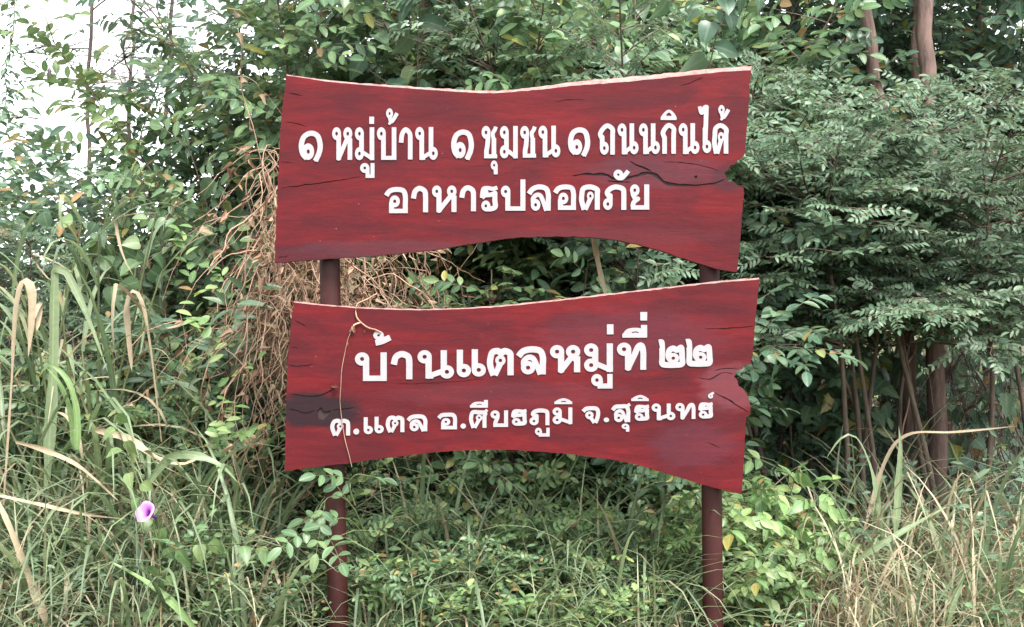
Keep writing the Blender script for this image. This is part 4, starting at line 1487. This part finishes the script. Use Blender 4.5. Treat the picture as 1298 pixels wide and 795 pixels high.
row('climbing_shrub', 'shrub', 'tall leafy shrubs behind the sign', [
    ('pinnate_mid0', 325, 1.45, np.array((.95, .95, 1.35)), 'tall shrub with paired oval leaves standing just left of the upper board'),
    ('pinnate_tall2', 455, 2.15, 1.0, 'tall dark shrub behind the left part of the upper board'),
    ('pinnate_tall0', 375, 1.75, .95, 'tall shrub with glossy paired leaves behind the upper left corner of the sign'),
    ('pinnate_tall3', 445, 1.6, .95, 'tall shrub with fresh light green leaves above the left post'),
    ('pinnate_tall1', 520, 1.7, 1.0, 'climbing shrub with large paired leaves above the gap between the first two word groups'),
    ('pinnate_tall0', 600, 1.6, .95, 'tall shrub with paired leaves above the middle dip of the upper board'),
    ('pinnate_tall2', 665, 1.9, 1.0, 'tall dark shrub behind the middle of the sign'),
    ('fine_tall1', 735, 1.75, 1.02, 'tall shrub of small grey-green leaflets above the second white numeral'),
    ('pinnate_tall1', 800, 1.75, .98, 'tall shrub with mid green leaves behind the right half of the upper board'),
    ('fine_tall0', 880, 1.8, 1.04, 'tall fine-leaved shrub above the right end of the upper board'),
    ('pinnate_tall2', 945, 2.2, .98, 'dark leafy shrub directly right of the upper board'),
    ('heart_tall0', 560, 1.9, 1.1, 'deep green climber with heart leaves seen through the gap between the boards'),
    ('heart_tall0', 780, 1.8, 1.05, 'deep green climber under the arch of the lower board'),
    ('pinnate_mid0', 620, 1.05, .95, 'leafy shrub whose top shows in the middle of the gap between the boards'),
    ('lance_tall', 720, 1.1, .95, 'narrow-leaved shrub showing in the gap beside the pale straw strand'),
    ('pinnate_mid2', 850, 1.15, .95, 'dark shrub showing at the right end of the gap between the boards'),
])
row('climbing_shrub', 'shrub', 'leafy shrubs of the thicket left of the sign', [
    ('heart_mid1', 262, 1.5, 1.02, 'rounded-leaf climber between the white sky and the upper board'),
    ('fine_tall0', 180, 2.0, .60, 'fine-leaved shrub under the white sky opening'),
    ('lance_tall', 262, 1.15, 1.0, 'shrub with narrow pale leaves left of the dry vine curtain'),
    ('pinnate_mid1', 110, 1.8, .80, 'leafy shrub half hidden behind dry reeds at mid left'),
    ('heart_mid0', 40, 1.9, 1.0, 'dark rounded-leaf climber behind the reeds near the left frame edge'),
    ('fine_tall1', 10, 1.7, .70, 'fine-leaved shrub at the left frame edge below the hanging vine'),
    ('pinnate_mid2', 205, 1.4, .78, 'dark leafy shrub in the hollow left of the lower board'),
    ('pinnate_mid0', 150, 1.35, .70, 'green shrub above the purple flower'),
    ('heart_mid1', 320, 1.6, 1.1, 'rounded-leaf climber behind the dry vine curtain'),
    ('pinnate_mid0', 85, 1.05, .70, 'leafy creeper among the reeds above the grey-green bent blade'),
    ('pinnate_mid1', 185, 1.0, .66, 'light green creeper among the reeds, left of the dry vine curtain'),
    ('heart_mid1', 255, .95, .62, 'rounded-leaf creeper close to the left end of the lower board'),
])
row('fine_leaved_shrub', 'shrub', 'feathery grey-green shrubs right of the sign', [
    ('arching0', 1075, 1.25, 1.0, 'feathery grey-green shrub spreading just right of the upper board'),
    ('arching1', 1150, 1.45, 1.02, 'feathery grey-green shrub hanging across the leaning tree trunk'),
    ('arching2', 1225, 1.35, 1.03, 'feathery grey-green shrub hanging across the straight pinkish trunk'),
    ('arching0', 1310, 1.5, 1.02, 'feathery grey-green shrub cut by the right frame edge'),
    ('arching1', 1010, 1.75, 1.08, 'feathery shrub half behind the right end of the upper board'),
])
row('background_shrub', 'shrub', 'tall dark shrubs behind the slender trees', [
    ('pinnate_high0', 1000, 2.7, 1.0, 'tall dark shrub behind the right end of the upper board'),
    ('pinnate_high1', 1085, 3.0, 1.05, 'tall dark shrub behind the leaning tree trunk'),
    ('pinnate_high0', 1150, 2.8, 1.08, 'tall dark shrub between the two tree trunks at the top'),
    ('pinnate_high1', 1225, 2.9, 1.05, 'tall dark shrub right of the straight pinkish trunk'),
    ('pinnate_high0', 1295, 2.7, 1.0, 'tall dark shrub in the top right corner'),
])
row('lobed_climber', 'climber', 'dark climbers with big lobed leaves', [
    ('lobed0', 1100, 2.3, .70, 'dark big-leaved climber left of the two tree trunks'),
    ('lobed1', 1200, 2.05, .66, 'dark big-leaved climber wrapped round the straight pinkish trunk'),
    ('lobed0', 1040, 1.9, .66, 'dark big-leaved climber low behind the right end of the lower board'),
    ('lobed1', 1262, 2.6, .55, 'dark big-leaved climber right of the straight pinkish trunk'),
])
row('dry_vine_curtain', 'dry vine', 'curtains of dead brown vines', [
    ('curtain0', 358, .62, 1.0, 'curtain of dead brown vines hanging beside the left edge of the upper board'),
    ('curtain1', 470, .75, .98, 'dead brown vines showing in the gap between the two boards'),
    ('curtain0', 420, .72, .92, 'dead brown vines behind the upper left post'),
])
row('dry_tangle', 'dry vine', 'dark tangles of bare vine stems', [
    ('tangle', 1240, 1.9, .95, 'tangle of bare brown vine stems at the right frame edge'),
    ('tangle', 1085, 2.2, .50, 'tangle of bare stems in the dark hollow right of the lower board'),
    ('tangle', 620, 1.0, .40, 'tangle of bare stems low under the arch of the lower board'),
    ('tangle', 70, 1.0, .62, 'tangle of dry stems among the reeds at the left'),
])
row('reed_clump', 'reed', 'broad-bladed reeds left of the sign', [
    ('reed0', 35, .55, .80, 'reed clump with beige drooping blades near the left frame edge'),
    ('reed1', 105, .65, .85, 'reed clump with a grey-green bent blade, second from the left frame edge'),
    ('reed0', 175, .85, .78, 'reed clump right of the bent grey-green blade'),
    ('reed1', 60, 1.2, .98, 'taller reed clump behind the beige drooping blades'),
    ('reed0', 235, .7, .55, 'short reed clump in the hollow beside the lower board'),
])
row('palmate_plant', 'plant', None, [
    ('palmate', 25, .80, .82, 'plant with finger-like palmate leaves at the left frame edge'),
    ('palmate', 160, .75, .66, 'plant with finger-like palmate leaves in the middle of the left thicket'),
])
row('young_plant', 'plant', 'fresh green young plants by the right post', [
    ('trifoliate', 962, .30, .42, 'fresh green young plant close beside the right post'),
    ('trifoliate', 1003, .55, .42, 'fresh green young plant a step right of the right post'),
    ('trifoliate', 950, .6, .58, 'taller fresh green plant rising beside the end of the lower board'),
    ('trifoliate', 975, .25, .32, 'low fresh green plant at the foot of the right post'),
])
row('low_shrub', 'shrub', 'low leafy plants along the front of the thicket', [
    ('pinnate_low1', 345, .55, .40, 'light green low plant left of the left post'),
    ('oval_low0', 475, .30, .62, 'bushy low plant just right of the left post'),
    ('pinnate_low2', 545, .8, .50, 'low plant with paired leaves under the left half of the lower board'),
    ('pinnate_low1', 610, .55, .42, 'light green low plant below the middle of the lower board'),
    ('pinnate_low0', 690, 1.0, .55, 'dark leafy low plant in the hollow under the arch of the lower board'),
    ('pinnate_low1', 790, .6, .55, 'light green arching plant left of the right post'),
    ('oval_low1', 725, .12, .52, 'pale broad-leaved plant at the bottom edge under the arch'),
    ('pinnate_low2', 865, .85, .48, 'leafy low plant touching the right post'),
    ('oval_low0', 962, .05, .40, 'low plant with round leaves at the bottom right of the right post'),
    ('tiny_low1', 240, .25, .72, 'fine-leaved weed right of the purple flower'),
    ('tiny_low0', 120, .15, .60, 'fine-leaved grey weed at the lower left'),
    ('oval_low1', 15, .10, .42, 'pale leafy weed in the bottom left corner'),
    ('tiny_low1', 350, .15, .50, 'fine-leaved weed at the bottom beside the left post'),
    ('tiny_low0', 1195, .75, .95, 'feathery weed in front of the tree bases'),
    ('oval_low0', 1288, .15, .55, 'green leafy weed in the bottom right corner'),
    ('pinnate_low2', 640, 1.25, .62, 'low shrub with dark paired leaves deep under the lower board'),
    ('pinnate_low0', 745, 1.35, .66, 'low shrub deep in the shade left of the right post'),
    ('pinnate_low2', 480, 1.25, .62, 'low shrub in the shade right of the left post'),
    ('pinnate_low0', 300, 1.0, .62, 'low shrub in the shade left of the lower board'),
    ('pinnate_low1', 215, .95, .50, 'light green low shrub above and right of the purple flower'),
    ('tiny_low1', 545, .15, .50, 'small bright weed at the bottom under the left half of the lower board'),
    ('pinnate_low1', 520, .35, .42, 'fresh paired-leaf plant low under the first small word of the lower board'),
    ('pinnate_low0', 655, .40, .42, 'paired-leaf plant low under the arch, left of its middle'),
    ('pinnate_low1', 765, .38, .40, 'fresh paired-leaf plant low under the right half of the lower board'),
    ('oval_low1', 575, .15, .55, 'bright round-leaved weed at the bottom edge, left of the arch middle'),
    ('oval_low1', 680, .10, .50, 'bright round-leaved weed at the bottom edge below the arch middle'),
    ('oval_low0', 835, .35, .60, 'small round-leaved weed left of the right post foot'),
])
reseed('weeds')
weeds = []
for i, px in enumerate(np.linspace(10, 905, 27)):
    px = float(px + rng.normal(0, 9))
    weeds.append((['oval_low0', 'tiny_low1', 'tiny_low0', 'oval_low1', 'tiny_low0', 'pinnate_low2'][i % 6], px, float(rng.uniform(.12, .6)), float(rng.uniform(.42, .66)) * (.7 if i % 6 == 5 else 1),
                  'small leafy weed among the grass along the bottom'))
row('leafy_weed', 'weed', 'small leafy weeds among the grass along the bottom', weeds)

grass_items = []
spots = [(15, .25, 'tussock2', 1.0), (70, .35, 'tussock0', 1.05), (140, .3, 'tussock1', 1.05), (205, .4, 'tussock2', .95), (275, .35, 'tussock0', 1.0), (325, .5, 'tussock2', .85),
         (255, .7, 'tussock0', 1.25), (150, .7, 'tussock2', 1.15), (60, .8, 'tussock0', 1.4), (100, .1, 'tussock1', .95), (185, .05, 'tussock1', .9), (255, 0, 'tussock0', .85),
         (385, .35, 'tussock1', .85), (450, .45, 'tussock0', .8), (505, .3, 'tussock0', .8), (560, .2, 'tussock1', .9), (620, .4, 'tussock0', .82), (685, .35, 'tussock1', .85),
         (745, .3, 'tussock0', .82), (815, .35, 'tussock1', .9), (870, .5, 'tussock0', .8), (650, .1, 'tussock1', .8), (310, .1, 'tussock2', .7), (430, .15, 'tussock1', .75),
         (590, .6, 'tussock2', .7), (780, .15, 'tussock1', .75), (30, 1.1, 'tussock0', 1.35), (120, 1.05, 'tussock2', 1.2), (210, 1.0, 'tussock0', 1.2), (345, .8, 'tussock0', 1.15),
         (480, .05, 'tussock0', .65), (890, .2, 'tussock0', .65), (20, .6, 'tussock0', 1.3), (110, .55, 'tussock0', 1.25), (180, .5, 'tussock0', 1.15), (300, .75, 'tussock2', 1.1),
         (230, .3, 'tussock0', 1.0), (40, .05, 'tussock0', .9), (150, -.05, 'tussock0', .8), (340, .25, 'tussock1', .9), (530, .5, 'tussock2', .7), (700, .6, 'tussock2', .72),
         (840, .6, 'tussock2', .75), (600, .05, 'tussock0', .7), (720, .15, 'tussock0', .7), (210, .15, 'tussock2', .75), (290, .55, 'tussock0', 1.1), (70, .55, 'tussock2', 1.1),
         (405, .25, 'tussock2', .62), (465, .2, 'tussock1', .8), (520, .1, 'tussock1', .75), (575, .35, 'tussock2', .66), (660, .3, 'tussock2', .66), (735, .4, 'tussock2', .68),
         (795, .3, 'tussock2', .66), (860, .2, 'tussock1', .75), (540, .0, 'tussock0', .62), (690, .0, 'tussock0', .6), (820, .05, 'tussock0', .62), (440, .0, 'tussock0', .6)]
for px, y, key, sc in [t for i, t in enumerate(spots) ]:
    grass_items.append((key, px, y, sc, 'green grass tuft with arching blades along the foot of the thicket'))
row('grass_tuft', 'grass tuft', 'green grass tufts along the foot of the thicket', grass_items)
straw = []
for px, y, key, sc in ((1060, .45, 'straw0', .85), (1120, .7, 'tussock2', .75), (1150, .4, 'straw1', .9), (1215, .35, 'straw0', .95), (1270, .5, 'straw1', 1.0),
                       (1180, .1, 'straw1', .85), (1250, .1, 'straw0', .9), (1100, .15, 'straw0', .8), (1040, .2, 'straw1', .7), (1140, .9, 'tussock2', .8),
                       (1070, .9, 'tussock0', .95), (1210, .8, 'straw0', 1.1), (1285, .8, 'straw1', 1.1), (1010, .3, 'tussock1', .7), (1160, .65, 'straw1', 1.0), (1085, .65, 'straw0', .95),
                       (1025, .75, 'straw1', .85), (1245, .3, 'tussock2', .7), (1130, .1, 'tussock1', .7)):
    straw.append((key, px, y, sc, 'half-dry grass tuft in the straw right of the sign'))
row('dry_grass_tuft', 'grass tuft', 'half-dry grass tufts right of the sign', straw)
row('dry_grass_tuft', 'grass tuft', 'straw tufts among the reeds at the left', [
    (k, px, y, sc, 'straw-coloured grass tuft among the reeds at the left') for k, px, y, sc in
    (('straw0', 30, .5, 1.2), ('straw1', 105, .6, 1.25), ('straw0', 190, .55, 1.1), ('straw1', 60, .95, 1.6), ('straw0', 150, 1.2, 1.7), ('straw1', 20, .3, .9), ('straw0', 250, .45, .9),
     ('straw1', 210, .9, 1.3), ('straw0', 10, 1.0, 1.7), ('straw1', 290, .6, .9), ('straw0', 90, .25, .8), ('straw1', 165, .2, .8), ('straw0', 85, 1.3, 2.0),
     ('straw1', 45, .15, .85), ('straw0', 130, .2, .85), ('straw1', 205, .22, .9), ('straw0', 285, .28, .85), ('straw1', 335, .4, .8), ('straw1', 140, .85, 1.5), ('straw0', 225, .75, 1.35), ('straw1', 5, .6, 1.3))])
row('dry_grass_tuft', 'grass tuft', 'straw tufts under the boards', [
    (k, px, y, sc, 'straw-coloured grass tuft under the boards between the posts') for k, px, y, sc in
    (('straw0', 480, .5, .6), ('straw1', 630, .25, .6), ('straw0', 760, .45, .65), ('straw1', 850, .75, .9), ('straw0', 560, .8, .8))])

# ------------------------------------------------------------------ morning glory
def petal_mat():
    m, nt, b = new_mat('petal_purple')
    uv = N(nt, 'ShaderNodeUVMap', uv_map='uv')
    sx = N(nt, 'ShaderNodeSeparateXYZ')
    nt.links.new(uv.outputs['UV'], sx.inputs[0])
    r = ramp(nt, sx.outputs['Y'], [(0, (.06, .005, .09)), (.32, (.20, .03, .24)), (.5, (.48, .17, .55)), (1, (.55, .25, .62))])
    nt.links.new(r.outputs['Color'], b.inputs['Base Color'])
    b.inputs['Roughness'].default_value = .6
    return m


def morning_glory(px, py, y):
    reseed('morning glory')
    c = P(px, py, y)
    root = empty('morning_glory', (c[0], c[1], gz(c[0], y)), 'single purple trumpet flower open on its vine at the lower left', 'flower')
    o = np.array(root.location)
    axis = norm(np.array((-.35, -.75, .45)))
    ux = norm(np.cross(axis, (0, 0, 1)))
    uz = np.cross(ux, axis)
    prof = [(-.045, .0036), (-.028, .005), (-.012, .008), (0, .013), (.007, .021), (.010, .027), (.009, .031)]
    n = 30
    a = np.arange(n) * 2 * math.pi / n
    V, U = [], []
    for k, (h, r) in enumerate(prof):
        wob = 1 + (.05 * np.cos(5 * a) if k > 3 else 0)
        hh = h + (.002 * np.cos(5 * a + 1) if k > 4 else 0) * np.ones(n)
        V.append((c - o) + axis * hh[:, None] + (ux * np.cos(a)[:, None] + uz * np.sin(a)[:, None]) * (r * wob)[:, None] if k > 3 else
                 (c - o) + axis * h + (ux * np.cos(a)[:, None] + uz * np.sin(a)[:, None]) * r)
        U.append(np.stack((a / 6.2832, np.full(n, k / (len(prof) - 1))), 1))
    i = np.arange(len(prof) - 1)[:, None] * n
    j = np.arange(n)[None]
    F = np.stack((i + j, i + (j + 1) % n, i + n + (j + 1) % n, i + n + j), -1).reshape(-1, 4)
    mb = MB()
    mb.add(np.concatenate(V), F, np.concatenate(U))
    fl = mb.build('petals', petal_mat(), root)
    th = MB()
    tube(th, [(c - o) - axis * .03, (c - o) - axis * .004], [.0025, .0035], 8)
    m, nt, b = new_mat('stamen_purple')
    b.inputs['Base Color'].default_value = (.10, .01, .13, 1)
    th.build('stamen', m, fl)
    st, lf = MB(), MB()
    b0 = c - o - axis * .048
    path = np.vstack((np.linspace((0.02, .03, -.02), b0 + (0, .04, -.12), 12) + rng.normal(0, .008, (12, 3)), [b0 + (0, .02, -.04), b0]))
    tube(st, path, .0022, 5)
    side = walk(b0 + (0, .04, -.12), (1, .1, .7), .34, 14, 1.5, .5)
    tube(st, side, np.linspace(.002, .0012, 15), 5)
    s2 = walk(b0 + (0, .04, -.10), (-.5, 0, 1), .4, 10, .9, .3)
    tube(st, s2, np.linspace(.002, .0012, 11), 5)
    P2 = Plant()
    P2.stem, P2.leaf = st, lf
    for pth in (side, s2, path[4:12]):
        leafy(P2, pth, 'heart', .9, .55)
    st.build('vine', M['stem_green'], root)
    lf.build('leaves', M['leaf_young'], root)


morning_glory(186, 650, -.12)

# ------------------------------------------------------------------ dead tendril on the lower board, hanging vines, utility pole
root = empty('dead_tendril', P(451, 388, -.004), 'thin dead tendril looped over the top of the lower board', 'dry vine')
o = np.array(root.location)
mb = MB()
def tpath(pts, r, y=-.006):
    L = np.array([P(a, b, y + rng.normal(0, .0008)) for a, b in smooth_line(pts, 4)])
    tube(mb, L - o, r, 5)
tpath([(478, 372), (466, 379), (453, 385), (451, 391), (452, 402), (460, 411), (468, 416), (476, 418), (483, 422)], .0021)
tpath([(457, 409), (449, 412), (446, 418), (443, 421), (448, 416)], .0030)
tpath([(446, 418), (441, 430), (437, 448), (433, 470), (432, 490), (431, 508), (433, 530), (437, 556), (442, 575), (446, 592)], .0011)
mb.build('tendril', M['vine_dry'], root)
mb = MB()
q = np.array([P(447, 413, -.007), P(441, 434, -.006), P(430, 491, -.006), P(462, 419, -.007)]) - o
place(mb, CURLED, q, [(.3, 0, -1), (-.2, 0, -1), (-1, 0, .1), (.2, 0, -1)], [(0, -1, .2)] * 4, [.022, .010, .026, .008], [.014, .007, .008, .006])
mb.build('shrivelled_leaves', M['leaf_dry'], root)


def hanging_vine(name, label, px, py0, py1, y, kind, size, mat, flowers=False, stemmat='stem_brown', r=.003):
    reseed(label)
    top, bot = P(px, py0, y), P(px + rng.normal(0, 8), py1, y)
    root = empty(name, top, label, 'climber')
    path = np.linspace((0, 0, 0), bot - top, 24) + np.cumsum(rng.normal(0, .006, (24, 3)), 0)
    pl = Plant()
    tube(pl.stem, path, r, 5)
    leafy(pl, path, kind, 1.5, size)
    for t in np.linspace(.05, .95, 12):
        q, d = along(path, [t])
        tw = walk(q[0], (rng.normal(0, 1), rng.normal(0, .4), -.2), .12, 4, 1.5, .3)
        leafy(pl, tw, kind, 1.4, size)
    pl.stem.build('stem', M[stemmat], root)
    pl.leaf.build('leaves', mat, root)
    return root


hanging_vine('hanging_vine', 'dark leafy vine hanging straight down at the left frame edge against the sky', 16, -60, 160, 2.2, 'oval', .8, M['leaf_deep'])
hanging_vine('hanging_vine', 'pale young vine hanging down in front of the feathery shrub right of the sign', 1065, 285, 400, 1.25, 'tiny', 1.1, M['leaf_grey'])

# a leafy shoot leaning out across the front of the left post
reseed('post spray')
root = empty('leafy_shoot', P(472, 760, .16), 'leafy shoot with oval leaves crossing in front of the left post', 'climber')
pl = Plant()
for pts in ([(472, 760, .16), (468, 690, .12), (450, 640, .04), (425, 622, -.04), (404, 640, -.06), (398, 668, -.07)], [(468, 690, .12), (448, 660, .0), (428, 655, -.05), (414, 676, -.06)],
            [(450, 640, .04), (440, 612, .0), (452, 600, -.02), (470, 604, -.02)], [(468, 700, .12), (490, 660, .05), (515, 652, .02), (530, 668, .02)]):
    q = np.array([P(*a) for a in pts]) - np.array(root.location)
    q = np.array([np.interp(np.linspace(0, 1, 14), np.linspace(0, 1, len(q)), q[:, i]) for i in range(3)]).T
    for _ in range(2):
        q[1:-1] = (q[:-2] + 2 * q[1:-1] + q[2:]) / 4
    tube(pl.stem, q, np.linspace(.0028, .0012, 14), 5)
    leafy(pl, q[5:], 'pinnate', .75, .92)
pl.stem.build('stem', M['stem_green'], root)
pl.leaf.build('leaves', M['leaf_mid'], root)

G_, S_ = M['blade_green'], M['blade_straw']


def px_seed():
    return rng.uniform(0, 6.28)


def blade_thing(name, label, pts, w, y, mat, cat='grass blade', group=None, y1=None):
    """One long leaf blade traced through picture points at its own depth, folded along its midrib."""
    reseed(lab)
    q = smooth_line(pts, 8)
    dep = np.linspace(y, y if y1 is None else y1, len(q))
    L = np.array([P(a[0], a[1], d) for a, d in zip(q, dep)])
    root = empty(name, L[0], label, cat, group)
    L = L - L[0]
    n = len(L)
    t = norm(np.gradient(L, axis=0))
    sd = norm(np.cross(t, norm(np.array((.25, -1, .45)))))
    up = np.cross(sd, t)
    s_ = np.linspace(0, 1, n)
    if mat is S_ and L[:, 2].max() > .02 and L[:, 2].max() - L[-1, 2] > .12:      # a withered blade: thin stalk, wide where it hangs
        ww = w * .5 * np.interp(s_, [0, .45, .62, .8, .93, 1], [.22, .30, .9, 1.0, .6, .05])
    else:
        ww = w * .5 * (np.clip(.5 + s_ * 2.5, 0, 1) * (1 - s_ ** 3) + .03)
    ww = ww * (1 + .10 * np.sin(s_ * 23 + px_seed()) + .06 * np.sin(s_ * 51))
    tw_ = .7 * np.sin(s_ * 5 + px_seed())
    sd, up = sd * np.cos(tw_)[:, None] + up * np.sin(tw_)[:, None], up * np.cos(tw_)[:, None] - sd * np.sin(tw_)[:, None]
    V = np.stack((L - sd * ww[:, None] + up * (ww * .35)[:, None], L, L + sd * ww[:, None] + up * (ww * .35)[:, None]), 1)
    U = np.zeros((n, 3, 2))
    U[:, :, 0] = (0, .5, 1)
    U[:, :, 1] = s_[:, None]
    i = np.arange(n - 1)[:, None] * 3
    j = np.arange(2)[None]
    mb = MB()
    mb.add(V.reshape(-1, 3), np.stack((i + j, i + j + 1, i + j + 4, i + j + 3), -1).reshape(-1, 4), U.reshape(-1, 2))
    mb.build('blade', mat, root)


for lab, pts, w, y, m_ in (
    ('single pale straw blade hanging in the gap between the two boards', [(748, 285), (754, 312), (760, 340), (768, 375), (773, 405)], .022, .22, S_),
    ('wide grey-green blade bent downward at the left', [(60, 620), (66, 480), (70, 340), (84, 345), (110, 400), (136, 470)], .045, .35, G_),
    ('beige dry blade folded over and hanging at the left frame edge', [(4, 640), (14, 500), (22, 385), (32, 357), (40, 372), (40, 410), (36, 452)], .034, .3, S_),
    ('beige short blade hanging right of the bent grey-green blade', [(205, 560), (192, 450), (180, 385), (168, 370), (162, 388), (163, 420), (167, 470)], .03, .5, S_),
    ('bright green blade curving up out of the left grass', [(98, 570), (96, 520), (84, 480), (62, 462), (48, 480)], .03, .25, M['leaf_young']),
    ('bright green upright blade beside the curving bright blade', [(96, 570), (88, 520), (72, 480), (58, 466)], .028, .28, M['leaf_young']),
    ('long yellow-brown dry blade leaning in the bottom left corner', [(62, 800), (40, 735), (18, 680), (-10, 620)], .034, .0, S_),
    ('thin straw stalk lying across the grass left of the flower', [(-20, 625), (60, 642), (110, 652), (160, 658)], .016, .02, S_),
    ('pale blade arching over the dark hollow between the flower and the lower board', [(120, 545), (160, 555), (200, 582), (235, 588), (262, 572)], .030, .15, S_),
    ('grey-green wide blade arching towards the left post', [(190, 610), (215, 580), (245, 577), (278, 590), (302, 612)], .034, .1, G_),
    ('long green blade lying low at the bottom left', [(250, 800), (220, 765), (180, 735), (140, 712)], .028, -.1, M['leaf_young']),
    ('long flat green blade pointing left at the bottom', [(250, 790), (200, 780), (140, 778), (80, 778)], .022, -.08, G_),
    ('straw blade crossing the dark hollow upward at the left', [(20, 560), (55, 570), (100, 592), (150, 635)], .02, .12, S_),
    ('yellow dry blade standing below the middle of the lower board', [(690, 770), (670, 735), (640, 712), (620, 708)], .02, .3, S_),
    ('straw stalk leaning below the middle of the lower board', [(700, 790), (685, 740), (668, 700), (660, 672)], .014, .28, S_),
    ('grey-green blade arching left of the right post', [(780, 800), (790, 745), (812, 708), (838, 700), (862, 712)], .022, .3, G_),
    ('second grey-green blade arching left of the right post, lower', [(800, 800), (815, 755), (845, 735), (890, 738)], .022, .25, G_),
    ('pale upright blade in front of the tree bases', [(1132, 690), (1138, 630), (1141, 570), (1139, 540)], .034, .55, G_),
    ('green blade arching left among the straw right of the sign', [(1120, 680), (1105, 600), (1085, 555), (1066, 556), (1048, 580)], .026, .5, G_),
    ('straw blade arching right in front of the tree trunks', [(1090, 690), (1120, 590), (1150, 552), (1210, 548), (1290, 540)], .018, .6, S_),
    ('long green blade leaning across the straw right of the sign', [(1050, 735), (1100, 700), (1160, 665), (1205, 640)], .028, .3, G_),
    ('bleached straw stalk leaning at the bottom right', [(1085, 800), (1110, 745), (1135, 700), (1150, 690)], .018, .15, S_),
    ('green blade standing at the bottom right', [(1198, 800), (1206, 770), (1216, 745), (1222, 725)], .028, .1, G_),
):
    blade_thing('grass_strand', lab, pts, w * .78, y, m_)

reseed('dead leaves')
for px, py, y, lab in ((1010, 660, .45, 'curled tan dead leaf beside the young plants right of the post'), (1036, 660, .45, 'curled brown dead leaf on the straw, right of the tan one'),
                       (1085, 738, .25, 'dark brown crumpled dead leaf low in the straw'), (1055, 765, .2, 'greyish dead leaf on the straw at the bottom right'), (470, 690, .6, 'brown dead leaf caught under the lower board near the left post')):
    c = P(px, py, y)
    root = empty('dead_leaf', c, lab, 'dead leaf')
    mb = MB()
    place(mb, CURLED, [(0, 0, 0)], [(rng.normal(), .1, -.8)], [(rng.normal(0, .4), -1, .3)], .055, .04)
    mb.build('blade', M['leaf_dry'], root)

# pale looping dry stem by the tree bases
root = empty('dry_vine', P(1140, 540, 1.8), 'pale wavy dry vine stem hanging in front of the tree trunks', 'dry vine')
o = np.array(root.location)
mb = MB()
for pts, r in (([(1182, 416), (1170, 428), (1158, 433), (1140, 437), (1120, 432)], .0045), ([(1162, 432), (1160, 446), (1150, 462), (1147, 480), (1153, 498), (1150, 520), (1144, 545), (1143, 575)], .004)):
    tube(mb, np.array([P(a, b, 1.8) for a, b in smooth_line(pts, 4)]) - o, r, 6)
mb.build('stem', M['vine_dry'], root)


def utility_pole(y):
    c = P(160, 105, y)
    m, nt, b = new_mat('weathered_concrete')
    b.inputs['Base Color'].default_value = (.42, .40, .41, 1)
    b.inputs['Roughness'].default_value = .8
    m2, nt2, b2 = new_mat('brown_glaze')
    b2.inputs['Base Color'].default_value = (.045, .03, .035, 1)
    b2.inputs['Roughness'].default_value = .25
    root = empty('utility_pole', (c[0], c[1], 0), 'distant power pole with a crossarm and three dark insulators against the white sky', 'power pole')
    s = K * (D + y) / D
    mb = MB()
    tube(mb, [(0, 0, -.5), (0, 0, c[2] + 1.2)], [.17, .11], 10)
    mb.build('pole', m, root)
    mb = MB()
    x0, x1 = -96 * s, 34 * s
    zc = c[2]
    Vb = np.array([(x, yy, z) for x in (x0, x1) for yy in (-.26, -.14) for z in (zc - .045, zc + .045)])
    mb.add(Vb, [[0, 1, 3, 2], [4, 6, 7, 5], [0, 4, 5, 1], [2, 3, 7, 6], [0, 2, 6, 4], [1, 5, 7, 3]])
    arm = mb.build('crossarm', m, root, smooth=False)
    for px in (67, 121, 147, 190):
        mb = MB()
        x = (px - 160) * s
        hs_ = [0, .03, .06, .09, .12, .15, .18, .21]
        rs = [.03, .075, .05, .08, .05, .065, .04, .015]
        tube(mb, [(x, -.2, zc + .045 + h * 1.25) for h in hs_], [r * .9 for r in rs], 12)
        mb.build('insulator', m2, arm)


utility_pole(24.0)
